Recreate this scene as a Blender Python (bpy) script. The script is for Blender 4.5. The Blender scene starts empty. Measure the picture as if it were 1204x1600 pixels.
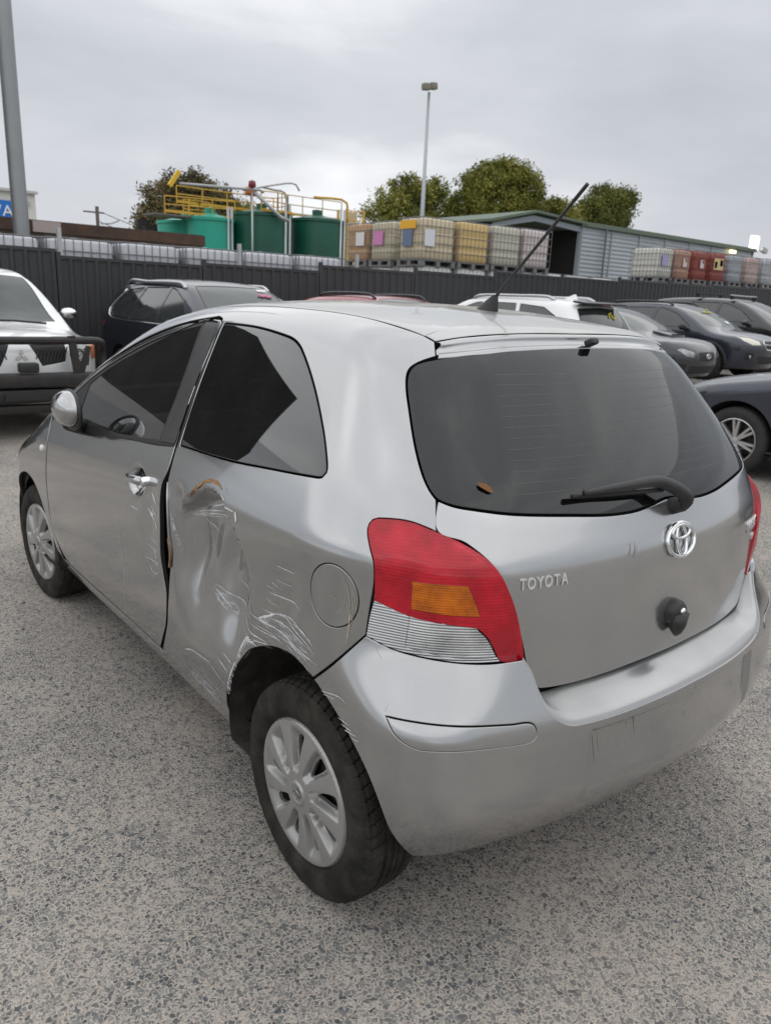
import bpy, bmesh, math, random
import numpy as np
from mathutils import Vector, Matrix
from mathutils.geometry import delaunay_2d_cdt

# ------------------------------------------------------------------ camera
scene = bpy.context.scene
R = math.radians
cam_d = bpy.data.cameras.new('camera')
cam = bpy.data.objects.new('camera', cam_d)
scene.collection.objects.link(cam)
scene.camera = cam
YAW, PITCH, ROLL = R(-39.2285), R(15.7478), R(2.5866)
_F = Vector((math.cos(PITCH) * math.cos(YAW), math.cos(PITCH) * math.sin(YAW), -math.sin(PITCH)))
_R = _F.cross(Vector((0, 0, 1))).normalized()
_U = _R.cross(_F)
_R2 = _R * math.cos(ROLL) + _U * math.sin(ROLL)
_U2 = -_R * math.sin(ROLL) + _U * math.cos(ROLL)
CAMPOS = Vector((-1.4858, 1.7565, 1.5643))
cam.matrix_world = Matrix(((_R2.x, _U2.x, -_F.x, CAMPOS.x), (_R2.y, _U2.y, -_F.y, CAMPOS.y),
                           (_R2.z, _U2.z, -_F.z, CAMPOS.z), (0, 0, 0, 1)))
cam_d.sensor_fit = 'VERTICAL'
cam_d.sensor_height = 36
cam_d.sensor_width = 27.09
cam_d.lens = 36 * 1172.59 / 1600
cam_d.clip_start = 0.05
cam_d.clip_end = 2000
cam_d.dof.use_dof = True
cam_d.dof.focus_distance = 2.25
cam_d.dof.aperture_fstop = 5.5

# ------------------------------------------------------------------ sky, sun, exposure
SUN_EL, SUN_AZ = R(84), R(100)
world = bpy.data.worlds.new('World')
scene.world = world
world.use_nodes = True
wn, wl = world.node_tree.nodes, world.node_tree.links
wn.clear()
w_out = wn.new('ShaderNodeOutputWorld')
sky = wn.new('ShaderNodeTexSky')
sky.sky_type = 'NISHITA'
sky.sun_disc = False
sky.sun_elevation = SUN_EL
sky.sun_rotation = math.pi / 2 - SUN_AZ
bg_sky = wn.new('ShaderNodeBackground')
bg_sky.inputs['Strength'].default_value = 0.06
wl.new(sky.outputs[0], bg_sky.inputs['Color'])
tc = wn.new('ShaderNodeTexCoord')
mp = wn.new('ShaderNodeMapping')
mp.inputs['Scale'].default_value = (1.0, 1.0, 3.2)
mp.inputs['Location'].default_value = (0.35, 0.9, 0.2)
wl.new(tc.outputs['Generated'], mp.inputs['Vector'])
nz = wn.new('ShaderNodeTexNoise')
nz.inputs['Scale'].default_value = 1.7
nz.inputs['Detail'].default_value = 6
nz.inputs['Roughness'].default_value = 0.52
nz.inputs['Distortion'].default_value = 0.35
wl.new(mp.outputs[0], nz.inputs['Vector'])
cr = wn.new('ShaderNodeValToRGB')
cr.color_ramp.elements[0].position = 0.30
cr.color_ramp.elements[0].color = (0.50, 0.525, 0.57, 1)
cr.color_ramp.elements[1].position = 0.72
cr.color_ramp.elements[1].color = (0.93, 0.94, 0.96, 1)
e = cr.color_ramp.elements.new(0.52)
e.color = (0.63, 0.65, 0.69, 1)
wl.new(nz.outputs['Fac'], cr.inputs['Fac'])
bg_cl = wn.new('ShaderNodeBackground')
# the cloud deck is thinner, so brighter, towards the hidden sun on the left
dt = wn.new('ShaderNodeVectorMath'); dt.operation = 'DOT_PRODUCT'
dt.inputs[1].default_value = (math.cos(SUN_AZ) * math.cos(SUN_EL), math.sin(SUN_AZ) * math.cos(SUN_EL), math.sin(SUN_EL))
wl.new(tc.outputs['Generated'], dt.inputs[0])
mr = wn.new('ShaderNodeMapRange')
mr.inputs[1].default_value = -0.6; mr.inputs[2].default_value = 1.0; mr.inputs[3].default_value = 0.80; mr.inputs[4].default_value = 1.32
wl.new(dt.outputs['Value'], mr.inputs[0])
wl.new(mr.outputs[0], bg_cl.inputs['Strength'])
wl.new(cr.outputs[0], bg_cl.inputs['Color'])
mx = wn.new('ShaderNodeMixShader')
mx.inputs[0].default_value = 0.95
wl.new(bg_sky.outputs[0], mx.inputs[1])
wl.new(bg_cl.outputs[0], mx.inputs[2])
wl.new(mx.outputs[0], w_out.inputs['Surface'])

sun_d = bpy.data.lights.new('sun', 'SUN')
sun_d.energy = 1.35
sun_d.angle = R(146)
sun_d.color = (1.0, 0.97, 0.92)
sun = bpy.data.objects.new('sun', sun_d)
scene.collection.objects.link(sun)
sun.rotation_euler = Vector((-math.cos(SUN_EL) * math.cos(SUN_AZ), -math.cos(SUN_EL) * math.sin(SUN_AZ),
                             -math.sin(SUN_EL))).to_track_quat('-Z', 'Y').to_euler()
vs = scene.view_settings
vs.view_transform = 'Standard'
vs.look = 'None'
vs.exposure = 0.12
vs.gamma = 1.0
scene.cycles.max_bounces = 8
scene.cycles.transparent_max_bounces = 12
scene.cycles.use_denoising = True
scene.cycles.caustics_reflective = False
scene.cycles.caustics_refractive = False

rng = np.random.default_rng(7)
rnd = random.Random(5)
COL = scene.collection

# ------------------------------------------------------------------ object helpers
def link(o, parent=None):
    COL.objects.link(o)
    if parent is not None:
        o.parent = parent
    return o

def tag(o, label=None, cat=None, group=None, kind=None):
    if label: o['label'] = label
    if cat: o['category'] = cat
    if group: o['group'] = group
    if kind: o['kind'] = kind
    return o

def empty(name, loc=(0, 0, 0), rz=0, parent=None):
    o = bpy.data.objects.new(name, None)
    o.empty_display_size = 0.1
    o.location = loc
    o.rotation_euler = (0, 0, rz)
    return link(o, parent)

def mesh_obj(name, V, Fc, mat, parent=None, smooth=True, normals=None, loc=None, dark_from=None):
    me = bpy.data.meshes.new(name)
    me.from_pydata([tuple(map(float, v)) for v in V], [], [tuple(map(int, f)) for f in Fc])
    if smooth:
        me.polygons.foreach_set('use_smooth', [True] * len(me.polygons))
    if normals is not None:
        me.normals_split_custom_set_from_vertices([tuple(map(float, n)) for n in normals])
    me.update()
    if mat is not None:
        me.materials.append(mat)
    if dark_from is not None:
        me.materials.append(M_SEAL_SHADE)  # flange walls coloured near-black to stand for shade inside the panel seams
        mi = np.zeros(len(me.polygons), np.int32); mi[dark_from] = 1
        me.polygons.foreach_set('material_index', mi)
    o = bpy.data.objects.new(name, me)
    if loc is not None:
        o.location = loc
    return link(o, parent)

def dup(o, parent=None, loc=None, rot=None):
    c = o.copy()
    COL.objects.link(c)
    c.parent = parent
    if loc is not None: c.location = loc
    if rot is not None: c.rotation_euler = rot
    return c

def dup_tree(o, parent=None):
    c = o.copy()
    COL.objects.link(c)
    c.parent = parent
    for ch in list(o.children):
        dup_tree(ch, c)
    return c

class MB:
    """collects boxes, tubes, lathes into one mesh"""
    def __init__(self):
        self.V = []; self.F = []
    def add(self, V, F):
        n = len(self.V)
        self.V += [tuple(v) for v in V]
        self.F += [tuple(i + n for i in f) for f in F]
        return self
    def box(self, c, s, M=None, bev=0.0):
        x, y, z = s[0] / 2, s[1] / 2, s[2] / 2
        if bev <= 0:
            V = [(a, b, d) for a in (-x, x) for b in (-y, y) for d in (-z, z)]
            F = [(0, 1, 3, 2), (4, 6, 7, 5), (0, 4, 5, 1), (2, 3, 7, 6), (0, 2, 6, 4), (1, 5, 7, 3)]
        else:
            bm = bmesh.new()
            bmesh.ops.create_cube(bm, size=1)
            bmesh.ops.scale(bm, vec=(2 * x, 2 * y, 2 * z), verts=bm.verts)
            bmesh.ops.bevel(bm, geom=bm.edges[:], offset=bev, segments=2, affect='EDGES', profile=0.5)
            bm.verts.index_update()
            V = [tuple(v.co) for v in bm.verts]; F = [tuple(v.index for v in f.verts) for f in bm.faces]
            bm.free()
        V = [Vector(v) for v in V]
        if M is not None:
            V = [M @ v for v in V]
        c = Vector(c)
        return self.add([v + c for v in V], F)
    def tube(self, pts, r, n=8, closed=False, caps=True):
        pts = [Vector(p) for p in pts]
        m = len(pts)
        rr = r if hasattr(r, '__len__') else [r] * m
        V = []; F = []
        up = Vector((0, 0, 1))
        prev = None
        for i, p in enumerate(pts):
            a = pts[(i - 1) % m] if (closed or i > 0) else p
            b = pts[(i + 1) % m] if (closed or i < m - 1) else p
            t = (b - a).normalized()
            u = prev if prev is not None else (up if abs(t.z) < 0.9 else Vector((1, 0, 0)))
            u = (u - t * u.dot(t)).normalized()
            prev = u
            w = t.cross(u)
            for k in range(n):
                an = 2 * math.pi * k / n
                V.append(p + (u * math.cos(an) + w * math.sin(an)) * rr[i])
        for i in range(m if closed else m - 1):
            j = (i + 1) % m
            for k in range(n):
                k2 = (k + 1) % n
                F.append((i * n + k, i * n + k2, j * n + k2, j * n + k))
        if caps and not closed:
            F.append(tuple(reversed(range(n))))
            F.append(tuple(range((m - 1) * n, m * n)))
        return self.add(V, F)
    def lathe(self, prof, n=32, axis='z', M=None, close=False):
        """prof: (r, h) pairs"""
        V = []; F = []
        m = len(prof)
        for k in range(n):
            a = 2 * math.pi * k / n
            c, s = math.cos(a), math.sin(a)
            for r, h in prof:
                if axis == 'z': v = Vector((r * c, r * s, h))
                elif axis == 'y': v = Vector((r * s, h, r * c))
                else: v = Vector((h, r * c, r * s))
                V.append(M @ v if M is not None else v)
        for k in range(n):
            k2 = (k + 1) % n
            for i in range(m if close else m - 1):
                j = (i + 1) % m
                F.append((k * m + i, k2 * m + i, k2 * m + j, k * m + j))
        return self.add(V, F)
    def build(self, name, mat, parent=None, smooth=False, loc=None):
        o = mesh_obj(name, self.V, self.F, mat, parent, smooth, loc=loc)
        if smooth == 'auto':
            auto_smooth(o, 35)
        return o

def auto_smooth(o, deg=35):
    me = o.data
    bm = bmesh.new(); bm.from_mesh(me)
    lim = R(deg)
    for ed in bm.edges:
        ed.smooth = len(ed.link_faces) == 2 and ed.calc_face_angle(0) < lim
    for f in bm.faces: f.smooth = True
    bm.to_mesh(me); bm.free()

def strip(name, A, B, mat, parent=None, rows=1, bulge=0.0, n=None):
    """ruled band from polyline A to polyline B, optionally bulged along n"""
    A = np.array(A, float); B = np.array(B, float)
    m = len(A); V = []; F = []
    for k in range(rows + 1):
        t = k / rows
        P = A * (1 - t) + B * t
        if bulge and n is not None:
            P = P + np.array(n) * (bulge * 4 * t * (1 - t))
        V += list(P)
    for k in range(rows):
        for i in range(m - 1):
            F.append((k * m + i, k * m + i + 1, (k + 1) * m + i + 1, (k + 1) * m + i))
    return mesh_obj(name, V, F, mat, parent)

# ------------------------------------------------------------------ materials
MATS = {}
def pmat(name, col, rough=0.6, metal=0.0, spec=0.5, coat=0.0, coat_r=0.05, noise=None, bump=None, trans=0.0, emit=None, emit_s=0.0, alpha=1.0):
    """noise = (scale, amount, second colour); bump = (scale, strength)"""
    if name in MATS: return MATS[name]
    m = bpy.data.materials.new(name); m.use_nodes = True
    nt = m.node_tree; b = nt.nodes['Principled BSDF']
    b.inputs['Base Color'].default_value = (*col, 1)
    b.inputs['Roughness'].default_value = rough
    b.inputs['Metallic'].default_value = metal
    b.inputs['Specular IOR Level'].default_value = spec
    b.inputs['Coat Weight'].default_value = coat
    b.inputs['Coat Roughness'].default_value = coat_r
    b.inputs['Transmission Weight'].default_value = trans
    b.inputs['Alpha'].default_value = alpha
    if emit:
        b.inputs['Emission Color'].default_value = (*emit, 1)
        b.inputs['Emission Strength'].default_value = emit_s
    co = nt.nodes.new('ShaderNodeTexCoord')
    if noise:
        sc, amt, c2 = noise
        n1 = nt.nodes.new('ShaderNodeTexNoise'); n1.inputs['Scale'].default_value = sc; n1.inputs['Detail'].default_value = 6
        n1.inputs['Roughness'].default_value = 0.6
        nt.links.new(co.outputs['Object'], n1.inputs['Vector'])
        r1 = nt.nodes.new('ShaderNodeMapRange'); r1.inputs[1].default_value = 0.38; r1.inputs[2].default_value = 0.68
        r1.inputs[4].default_value = amt
        nt.links.new(n1.outputs['Fac'], r1.inputs[0])
        mxx = nt.nodes.new('ShaderNodeMix'); mxx.data_type = 'RGBA'
        mxx.inputs[6].default_value = (*col, 1); mxx.inputs[7].default_value = (*c2, 1)
        nt.links.new(r1.outputs[0], mxx.inputs[0])
        nt.links.new(mxx.outputs[2], b.inputs['Base Color'])
    if bump:
        n2 = nt.nodes.new('ShaderNodeTexNoise'); n2.inputs['Scale'].default_value = bump[0]; n2.inputs['Detail'].default_value = 4
        nt.links.new(co.outputs['Object'], n2.inputs['Vector'])
        bp = nt.nodes.new('ShaderNodeBump'); bp.inputs['Strength'].default_value = bump[1]; bp.inputs['Distance'].default_value = 0.01
        nt.links.new(n2.outputs['Fac'], bp.inputs['Height'])
        nt.links.new(bp.outputs['Normal'], b.inputs['Normal'])
    MATS[name] = m
    return m

def N(nt, kind, **kw):
    n = nt.nodes.new(kind)
    for k, v in kw.items():
        if k.startswith('i'):
            n.inputs[int(k[1:])].default_value = v
        else:
            setattr(n, k, v)
    return n

def silver_paint(name, dust, dust_col=(0.42, 0.40, 0.36), base=0.465):
    if name in MATS: return MATS[name]
    m = bpy.data.materials.new(name); m.use_nodes = True
    nt = m.node_tree; L = nt.links; b = nt.nodes['Principled BSDF']
    co = N(nt, 'ShaderNodeTexCoord')
    # flake
    vo = N(nt, 'ShaderNodeTexNoise'); vo.inputs['Scale'].default_value = 400; vo.inputs['Detail'].default_value = 1
    L.new(co.outputs['Object'], vo.inputs['Vector'])
    fl = N(nt, 'ShaderNodeMix', data_type='RGBA')
    fl.inputs[6].default_value = (base * .94, base * .96, base * .975, 1); fl.inputs[7].default_value = (base * 1.06, base * 1.08, base * 1.095, 1)
    L.new(vo.outputs['Fac'], fl.inputs[0])
    # dust film: cloudy plus specks
    n1 = N(nt, 'ShaderNodeTexNoise'); n1.inputs['Scale'].default_value = 4; n1.inputs['Detail'].default_value = 4; n1.inputs['Roughness'].default_value = 0.55
    L.new(co.outputs['Object'], n1.inputs['Vector'])
    r1 = N(nt, 'ShaderNodeMapRange'); r1.inputs[1].default_value = 0.36; r1.inputs[2].default_value = 0.66
    r1.inputs[3].default_value = dust * 0.45; r1.inputs[4].default_value = dust
    L.new(n1.outputs['Fac'], r1.inputs[0])
    n3 = N(nt, 'ShaderNodeTexNoise'); n3.inputs['Scale'].default_value = 260; n3.inputs['Detail'].default_value = 3
    L.new(co.outputs['Object'], n3.inputs['Vector'])
    r3 = N(nt, 'ShaderNodeMapRange'); r3.inputs[1].default_value = 0.45; r3.inputs[2].default_value = 0.75
    r3.inputs[3].default_value = 0.97; r3.inputs[4].default_value = 1.04
    L.new(n3.outputs['Fac'], r3.inputs[0])
    dm = N(nt, 'ShaderNodeMath', operation='MULTIPLY', use_clamp=True)
    L.new(r1.outputs[0], dm.inputs[0]); L.new(r3.outputs[0], dm.inputs[1])
    mx = N(nt, 'ShaderNodeMix', data_type='RGBA'); mx.inputs[7].default_value = (*dust_col, 1)
    L.new(dm.outputs[0], mx.inputs[0]); L.new(fl.outputs[2], mx.inputs[6])
    L.new(mx.outputs[2], b.inputs['Base Color'])
    inv = N(nt, 'ShaderNodeMath', operation='MULTIPLY_ADD'); inv.inputs[1].default_value = -0.9; inv.inputs[2].default_value = 0.95
    L.new(dm.outputs[0], inv.inputs[0]); L.new(inv.outputs[0], b.inputs['Metallic'])
    ro = N(nt, 'ShaderNodeMath', operation='MULTIPLY_ADD'); ro.inputs[1].default_value = 0.7; ro.inputs[2].default_value = 0.15
    L.new(dm.outputs[0], ro.inputs[0]); L.new(ro.outputs[0], b.inputs['Roughness'])
    cw = N(nt, 'ShaderNodeMath', operation='MULTIPLY_ADD'); cw.inputs[1].default_value = -1.2; cw.inputs[2].default_value = 1.0; cw.use_clamp = True
    L.new(dm.outputs[0], cw.inputs[0]); L.new(cw.outputs[0], b.inputs['Coat Weight'])
    b.inputs['Coat Roughness'].default_value = 0.03
    MATS[name] = m
    return m

def glass_mat(name, tint, dust=0.12, rough=0.02, dcol=(0.45, 0.44, 0.42), opaque=0.0, gain=1.7):
    """thin tinted pane: transparent tint under a clear reflection with a dust film"""
    if name in MATS: return MATS[name]
    m = bpy.data.materials.new(name); m.use_nodes = True
    nt = m.node_tree; L = nt.links
    for n in list(nt.nodes): nt.nodes.remove(n)
    out = N(nt, 'ShaderNodeOutputMaterial')
    tr = N(nt, 'ShaderNodeBsdfTransparent'); tr.inputs[0].default_value = (*tint, 1)
    gl = N(nt, 'ShaderNodeBsdfGlossy'); gl.inputs['Roughness'].default_value = rough
    gl.inputs[0].default_value = (0.95, 0.97, 0.97, 1)
    fr = N(nt, 'ShaderNodeFresnel'); fr.inputs[0].default_value = 1.52
    fm = N(nt, 'ShaderNodeMath', operation='MULTIPLY_ADD', use_clamp=True); fm.inputs[1].default_value = gain; fm.inputs[2].default_value = 0.015
    L.new(fr.outputs[0], fm.inputs[0])
    body = N(nt, 'ShaderNodeBsdfDiffuse'); body.inputs[0].default_value = (0.012, 0.013, 0.014, 1)
    m0 = N(nt, 'ShaderNodeMixShader'); m0.inputs[0].default_value = opaque
    L.new(tr.outputs[0], m0.inputs[1]); L.new(body.outputs[0], m0.inputs[2])
    m1 = N(nt, 'ShaderNodeMixShader')
    L.new(fm.outputs[0], m1.inputs[0]); L.new(m0.outputs[0], m1.inputs[1]); L.new(gl.outputs[0], m1.inputs[2])
    co = N(nt, 'ShaderNodeTexCoord')
    n1 = N(nt, 'ShaderNodeTexNoise'); n1.inputs['Scale'].default_value = 240; n1.inputs['Detail'].default_value = 5; n1.inputs['Roughness'].default_value = 0.75
    L.new(co.outputs['Object'], n1.inputs['Vector'])
    n2 = N(nt, 'ShaderNodeTexNoise'); n2.inputs['Scale'].default_value = 6; n2.inputs['Detail'].default_value = 5
    L.new(co.outputs['Object'], n2.inputs['Vector'])
    r1 = N(nt, 'ShaderNodeMapRange'); r1.inputs[1].default_value = 0.5; r1.inputs[2].default_value = 0.78
    r1.inputs[3].default_value = 0.25; r1.inputs[4].default_value = 2.2
    L.new(n1.outputs['Fac'], r1.inputs[0])
    r2 = N(nt, 'ShaderNodeMapRange'); r2.inputs[1].default_value = 0.35; r2.inputs[2].default_value = 0.7
    r2.inputs[3].default_value = dust * 0.5; r2.inputs[4].default_value = dust
    L.new(n2.outputs['Fac'], r2.inputs[0])
    mm = N(nt, 'ShaderNodeMath', operation='MULTIPLY', use_clamp=True)
    L.new(r1.outputs[0], mm.inputs[0]); L.new(r2.outputs[0], mm.inputs[1])
    di = N(nt, 'ShaderNodeBsdfDiffuse'); di.inputs[0].default_value = (*dcol, 1)
    m2 = N(nt, 'ShaderNodeMixShader')
    L.new(mm.outputs[0], m2.inputs[0]); L.new(m1.outputs[0], m2.inputs[1]); L.new(di.outputs[0], m2.inputs[2])
    L.new(m2.outputs[0], out.inputs[0])
    MATS[name] = m
    return m

M_BLACK = pmat('black_plastic', (0.018, 0.018, 0.019), 0.45, noise=(30, 0.5, (0.04, 0.039, 0.037)))
M_DARK = pmat('dark_cavity', (0.010, 0.010, 0.010), 0.9)
M_SEAL_SHADE = pmat('rubber_and_seam_shade', (0.012, 0.012, 0.013), 0.6)
M_CHROME = pmat('chrome', (0.78, 0.79, 0.80), 0.12, 1.0)
M_TYRE = pmat('tyre_rubber', (0.012, 0.0115, 0.011), 0.8, spec=0.25, noise=(14, 0.8, (0.050, 0.043, 0.035)), bump=(160, 0.15))
M_STEEL = pmat('steel_wheel', (0.03, 0.028, 0.027), 0.5, 0.6, noise=(25, 0.6, (0.10, 0.07, 0.05)))
M_CAP = pmat('hubcap_plastic', (0.34, 0.34, 0.335), 0.34, 0.5, coat=0.3, coat_r=0.15, noise=(9, 0.4, (0.28, 0.262, 0.235)))
# ------------------------------------------------------------------ implicit body surfaces (metres, x forward, y left, z up)
def cub(xs, ys):
    xs = np.array(xs, float); ys = np.array(ys, float); n = len(xs); h = np.diff(xs)
    A = np.zeros((n, n)); b = np.zeros(n); A[0, 0] = A[-1, -1] = 1
    for i in range(1, n - 1):
        A[i, i - 1] = h[i - 1]; A[i, i] = 2 * (h[i - 1] + h[i]); A[i, i + 1] = h[i]
        b[i] = 6 * ((ys[i + 1] - ys[i]) / h[i] - (ys[i] - ys[i - 1]) / h[i - 1])
    M = np.linalg.solve(A, b)
    def f(x):
        x = np.asarray(x, float); i = np.clip(np.searchsorted(xs, x) - 1, 0, n - 2)
        xc = np.clip(x, xs[0], xs[-1]); a = xs[i + 1] - xc; c = xc - xs[i]; hh = h[i]
        v = M[i] * a**3 / (6 * hh) + M[i + 1] * c**3 / (6 * hh) + (ys[i] / hh - M[i] * hh / 6) * a + (ys[i + 1] / hh - M[i + 1] * hh / 6) * c
        s0 = (ys[1] - ys[0]) / h[0] - h[0] * (2 * M[0] + M[1]) / 6
        s1 = (ys[-1] - ys[-2]) / h[-1] + h[-1] * (M[-2] + 2 * M[-1]) / 6
        return v + np.where(x < xs[0], (x - xs[0]) * s0, 0) + np.where(x > xs[-1], (x - xs[-1]) * s1, 0)
    return f

def rmax(a, b, r, p=2.3):
    u = np.maximum(a + r, 0); v = np.maximum(b + r, 0)
    return np.where((u > 0) & (v > 0), (u**p + v**p)**(1 / p) - r, np.maximum(a, b))

def sstep(a, b, x):
    t = np.clip((x - a) / (b - a), 0, 1)
    return t * t * (3 - 2 * t)

def softp(d, tau):
    return tau * np.logaddexp(0, d / tau)

def root(fn, lo, hi):
    """last inside point between lo (inside) and hi (outside): three passes over a grid"""
    for _ in range(3):
        t = np.linspace(lo, hi, 48)
        k = np.where(fn(t) < 0)[0]
        i = int(k[-1]) if len(k) else 0
        lo, hi = t[i], t[min(i + 1, 47)]
    return float(lo)

class Chart:
    """maps a star-shaped body to the plane and back, and cuts panels from it"""
    def __init__(self, Ff, c, s, tmax=2.4):
        self.F = Ff; self.c = np.array(c, float); self.s = np.array(s, float); self.tmax = tmax
    def to2(self, P):
        q = (np.asarray(P, float)[:, :3] - self.c) / self.s
        q /= np.linalg.norm(q, axis=1, keepdims=True)
        rho = np.arccos(np.clip(q[:, 2], -1, 1)); th = np.arctan2(q[:, 1], q[:, 0])
        return np.stack([rho * np.cos(th), rho * np.sin(th)], 1)
    def solve(self, uv, off=0.0):
        uv = np.asarray(uv, float)
        rho = np.hypot(uv[:, 0], uv[:, 1]); th = np.arctan2(uv[:, 1], uv[:, 0])
        d = np.stack([np.sin(rho) * np.cos(th), np.sin(rho) * np.sin(th), np.cos(rho)], 1) * self.s
        n = len(uv); lo = np.full(n, 0.25); hi = np.full(n, self.tmax); done = np.zeros(n, bool)
        ts = np.linspace(self.tmax, 0.25, 26)
        for k in range(1, 26):
            P = self.c + d * ts[k]
            v = self.F(P[:, 0], P[:, 1], P[:, 2]) + off
            new = (v < 0) & ~done
            lo[new] = ts[k]; hi[new] = ts[k - 1]; done |= new
        for _ in range(19):
            m = (lo + hi) / 2; P = self.c + d * m[:, None]
            ins = self.F(P[:, 0], P[:, 1], P[:, 2]) + off < 0
            lo = np.where(ins, m, lo); hi = np.where(ins, hi, m)
        return self.c + d * lo[:, None]
    def normal(self, P, e=1.5e-3):
        g = np.zeros_like(P)
        for i in range(3):
            dv = np.zeros(3); dv[i] = e
            a = P + dv; b = P - dv
            g[:, i] = self.F(a[:, 0], a[:, 1], a[:, 2]) - self.F(b[:, 0], b[:, 1], b[:, 2])
        return g / np.maximum(np.linalg.norm(g, axis=1, keepdims=True), 1e-9)
    def surf(self, uv, disp=None, off=0.0):
        P = self.solve(uv, off); n = self.normal(P)
        if disp is not None:
            d = disp(P); e = 2e-3; g = np.zeros_like(P)
            for i in range(3):
                dv = np.zeros(3); dv[i] = e
                g[:, i] = (disp(P + dv) - disp(P - dv)) / (2 * e)
            P = P + n * d[:, None]
            gt = g - (g * n).sum(1, keepdims=True) * n
            n = n - gt
            n /= np.linalg.norm(n, axis=1, keepdims=True)
        return P, n

def spline_loop(pts, step=0.012, closed=True):
    """Catmull-Rom through pts; a 4th value of 1 marks a corner"""
    P = np.array([p[:3] for p in pts], float); cn = [len(p) > 3 and p[3] > 0 for p in pts]
    m = len(P); out = []
    for i in range(m if closed else m - 1):
        j = (i + 1) % m
        p1, p2 = P[i], P[j]
        L = np.linalg.norm(p2 - p1)
        p0 = P[i - 1] if (closed or i > 0) else p1
        p3 = P[(i + 2) % m] if (closed or i < m - 2) else p2
        d1 = (p2 - p0); d2 = (p3 - p1)
        t1 = np.zeros(3) if np.linalg.norm(d1) < 1e-9 else d1 / np.linalg.norm(d1) * L
        t2 = np.zeros(3) if np.linalg.norm(d2) < 1e-9 else d2 / np.linalg.norm(d2) * L
        if cn[i] or (not closed and i == 0): t1 = p2 - p1
        if cn[j] or (not closed and j == m - 1): t2 = p2 - p1
        k = max(1, int(round(L / step)))
        for a in range(k):
            s = a / k
            out.append((2*s**3-3*s**2+1)*p1 + (s**3-2*s**2+s)*t1 + (-2*s**3+3*s**2)*p2 + (s**3-s**2)*t2)
    if not closed: out.append(P[-1])
    return np.array(out)

def area2(p):
    x, y = p[:, 0], p[:, 1]
    return 0.5 * np.sum(x * np.roll(y, -1) - np.roll(x, -1) * y)

def inpoly(poly, q):
    x, y = q[:, 0], q[:, 1]
    ins = np.zeros(len(q), bool); n = len(poly); j = n - 1
    for i in range(n):
        xi, yi = poly[i]; xj, yj = poly[j]
        if yi != yj:
            ins ^= ((yi > y) != (yj > y)) & (x < (xj - xi) * (y - yi) / (yj - yi) + xi)
        j = i
    return ins

def dist_to(poly, q, closed=True):
    d = np.full(len(q), 1e9); n = len(poly)
    for i in range(n if closed else n - 1):
        a = poly[i]; b = poly[(i + 1) % n]; ab = b - a
        t = np.clip(((q - a) @ ab) / max(ab @ ab, 1e-18), 0, 1)
        d = np.minimum(d, np.linalg.norm(q - a - t[:, None] * ab, axis=1))
    return d

def cdt_panel(loops, h, extra=None):
    """loops[0] outer (2D), others holes. returns verts2d, tris, loop index lists"""
    loops = [l if (area2(l) > 0) == (i == 0) else l[::-1] for i, l in enumerate(loops)]
    lo = loops[0].min(0); hi = loops[0].max(0)
    gx = np.arange(lo[0], hi[0], h); gy = np.arange(lo[1], hi[1], h * 0.866)
    X, Y = np.meshgrid(gx, gy); X = X + (np.arange(len(gy)) % 2)[:, None] * h * 0.5
    q = np.stack([X.ravel(), Y.ravel()], 1)
    ok = inpoly(loops[0], q)
    for l in loops[1:]: ok &= ~inpoly(l, q)
    q = q[ok]
    keep = np.ones(len(q), bool)
    for l in loops: keep &= dist_to(l, q) > h * 0.62
    q = q[keep]
    pts = []; edges = []; idx = []
    for l in loops:
        b = len(pts); pts += [Vector(p) for p in l]
        k = len(l); edges += [(b + i, b + (i + 1) % k) for i in range(k)]
        idx.append(list(range(b, b + k)))
    pts += [Vector(p) for p in q]
    ov, oe, of, ovi, _, _ = delaunay_2d_cdt(pts, edges, [], 0, 1e-7)
    V = np.array([tuple(v) for v in ov]); T = np.array([tuple(f) for f in of], int)
    inv = {}
    for o, src in enumerate(ovi):
        for s in src: inv[s] = o
    cen = V[T].mean(1)
    ok = inpoly(loops[0], cen)
    for l in loops[1:]: ok &= ~inpoly(l, cen)
    T = T[ok]
    li = [[inv.get(i, 0) for i in ix] for ix in idx]
    return V, T, li

def panel_arrays(ch, outer, holes=(), h=0.016, disp=None, off=0.0, gap=0.0018, depth=0.016, edge=0.0018, closed_spl=True, flange_holes=True):
    loops = [ch.to2(l) for l in [outer] + list(holes)]
    V2, T, li = cdt_panel(loops, h)
    P, n = ch.surf(V2, disp, off)
    V = [P]; NN = [n]; F = [T]
    nv = len(P); nf = len(T); dark = []
    for k, l in enumerate(li):
        if k > 0 and not flange_holes: continue
        l = np.array(l); p = P[l].copy(); nn = n[l]
        t = np.roll(p, -1, 0) - np.roll(p, 1, 0)
        t /= np.maximum(np.linalg.norm(t, axis=1, keepdims=True), 1e-9)
        b = np.cross(nn, t); b /= np.maximum(np.linalg.norm(b, axis=1, keepdims=True), 1e-9)
        P[l] = p + b * (gap + edge)
        m = len(l); rings = [l]
        for inset, dep, nw in ((gap + edge * .3, edge * .3, .7), (gap, edge, .05), (gap, depth, 0)):
            V.append(p + b * inset - nn * dep)
            x = nn * nw - b * (1 - nw); NN.append(x / np.linalg.norm(x, axis=1, keepdims=True))
            rings.append(np.arange(nv, nv + m)); nv += m
        for q, (a, c) in enumerate(zip(rings[:-1], rings[1:])):
            a2, c2 = np.roll(a, -1), np.roll(c, -1)
            if q == 2: dark += list(range(nf, nf + 2 * m))
            nf += 2 * m
            F.append(np.stack([a, c, c2], 1)); F.append(np.stack([a, c2, a2], 1))
    V[0] = P
    return np.vstack(V), np.vstack(F), np.vstack(NN), np.array(dark, int)

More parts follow.
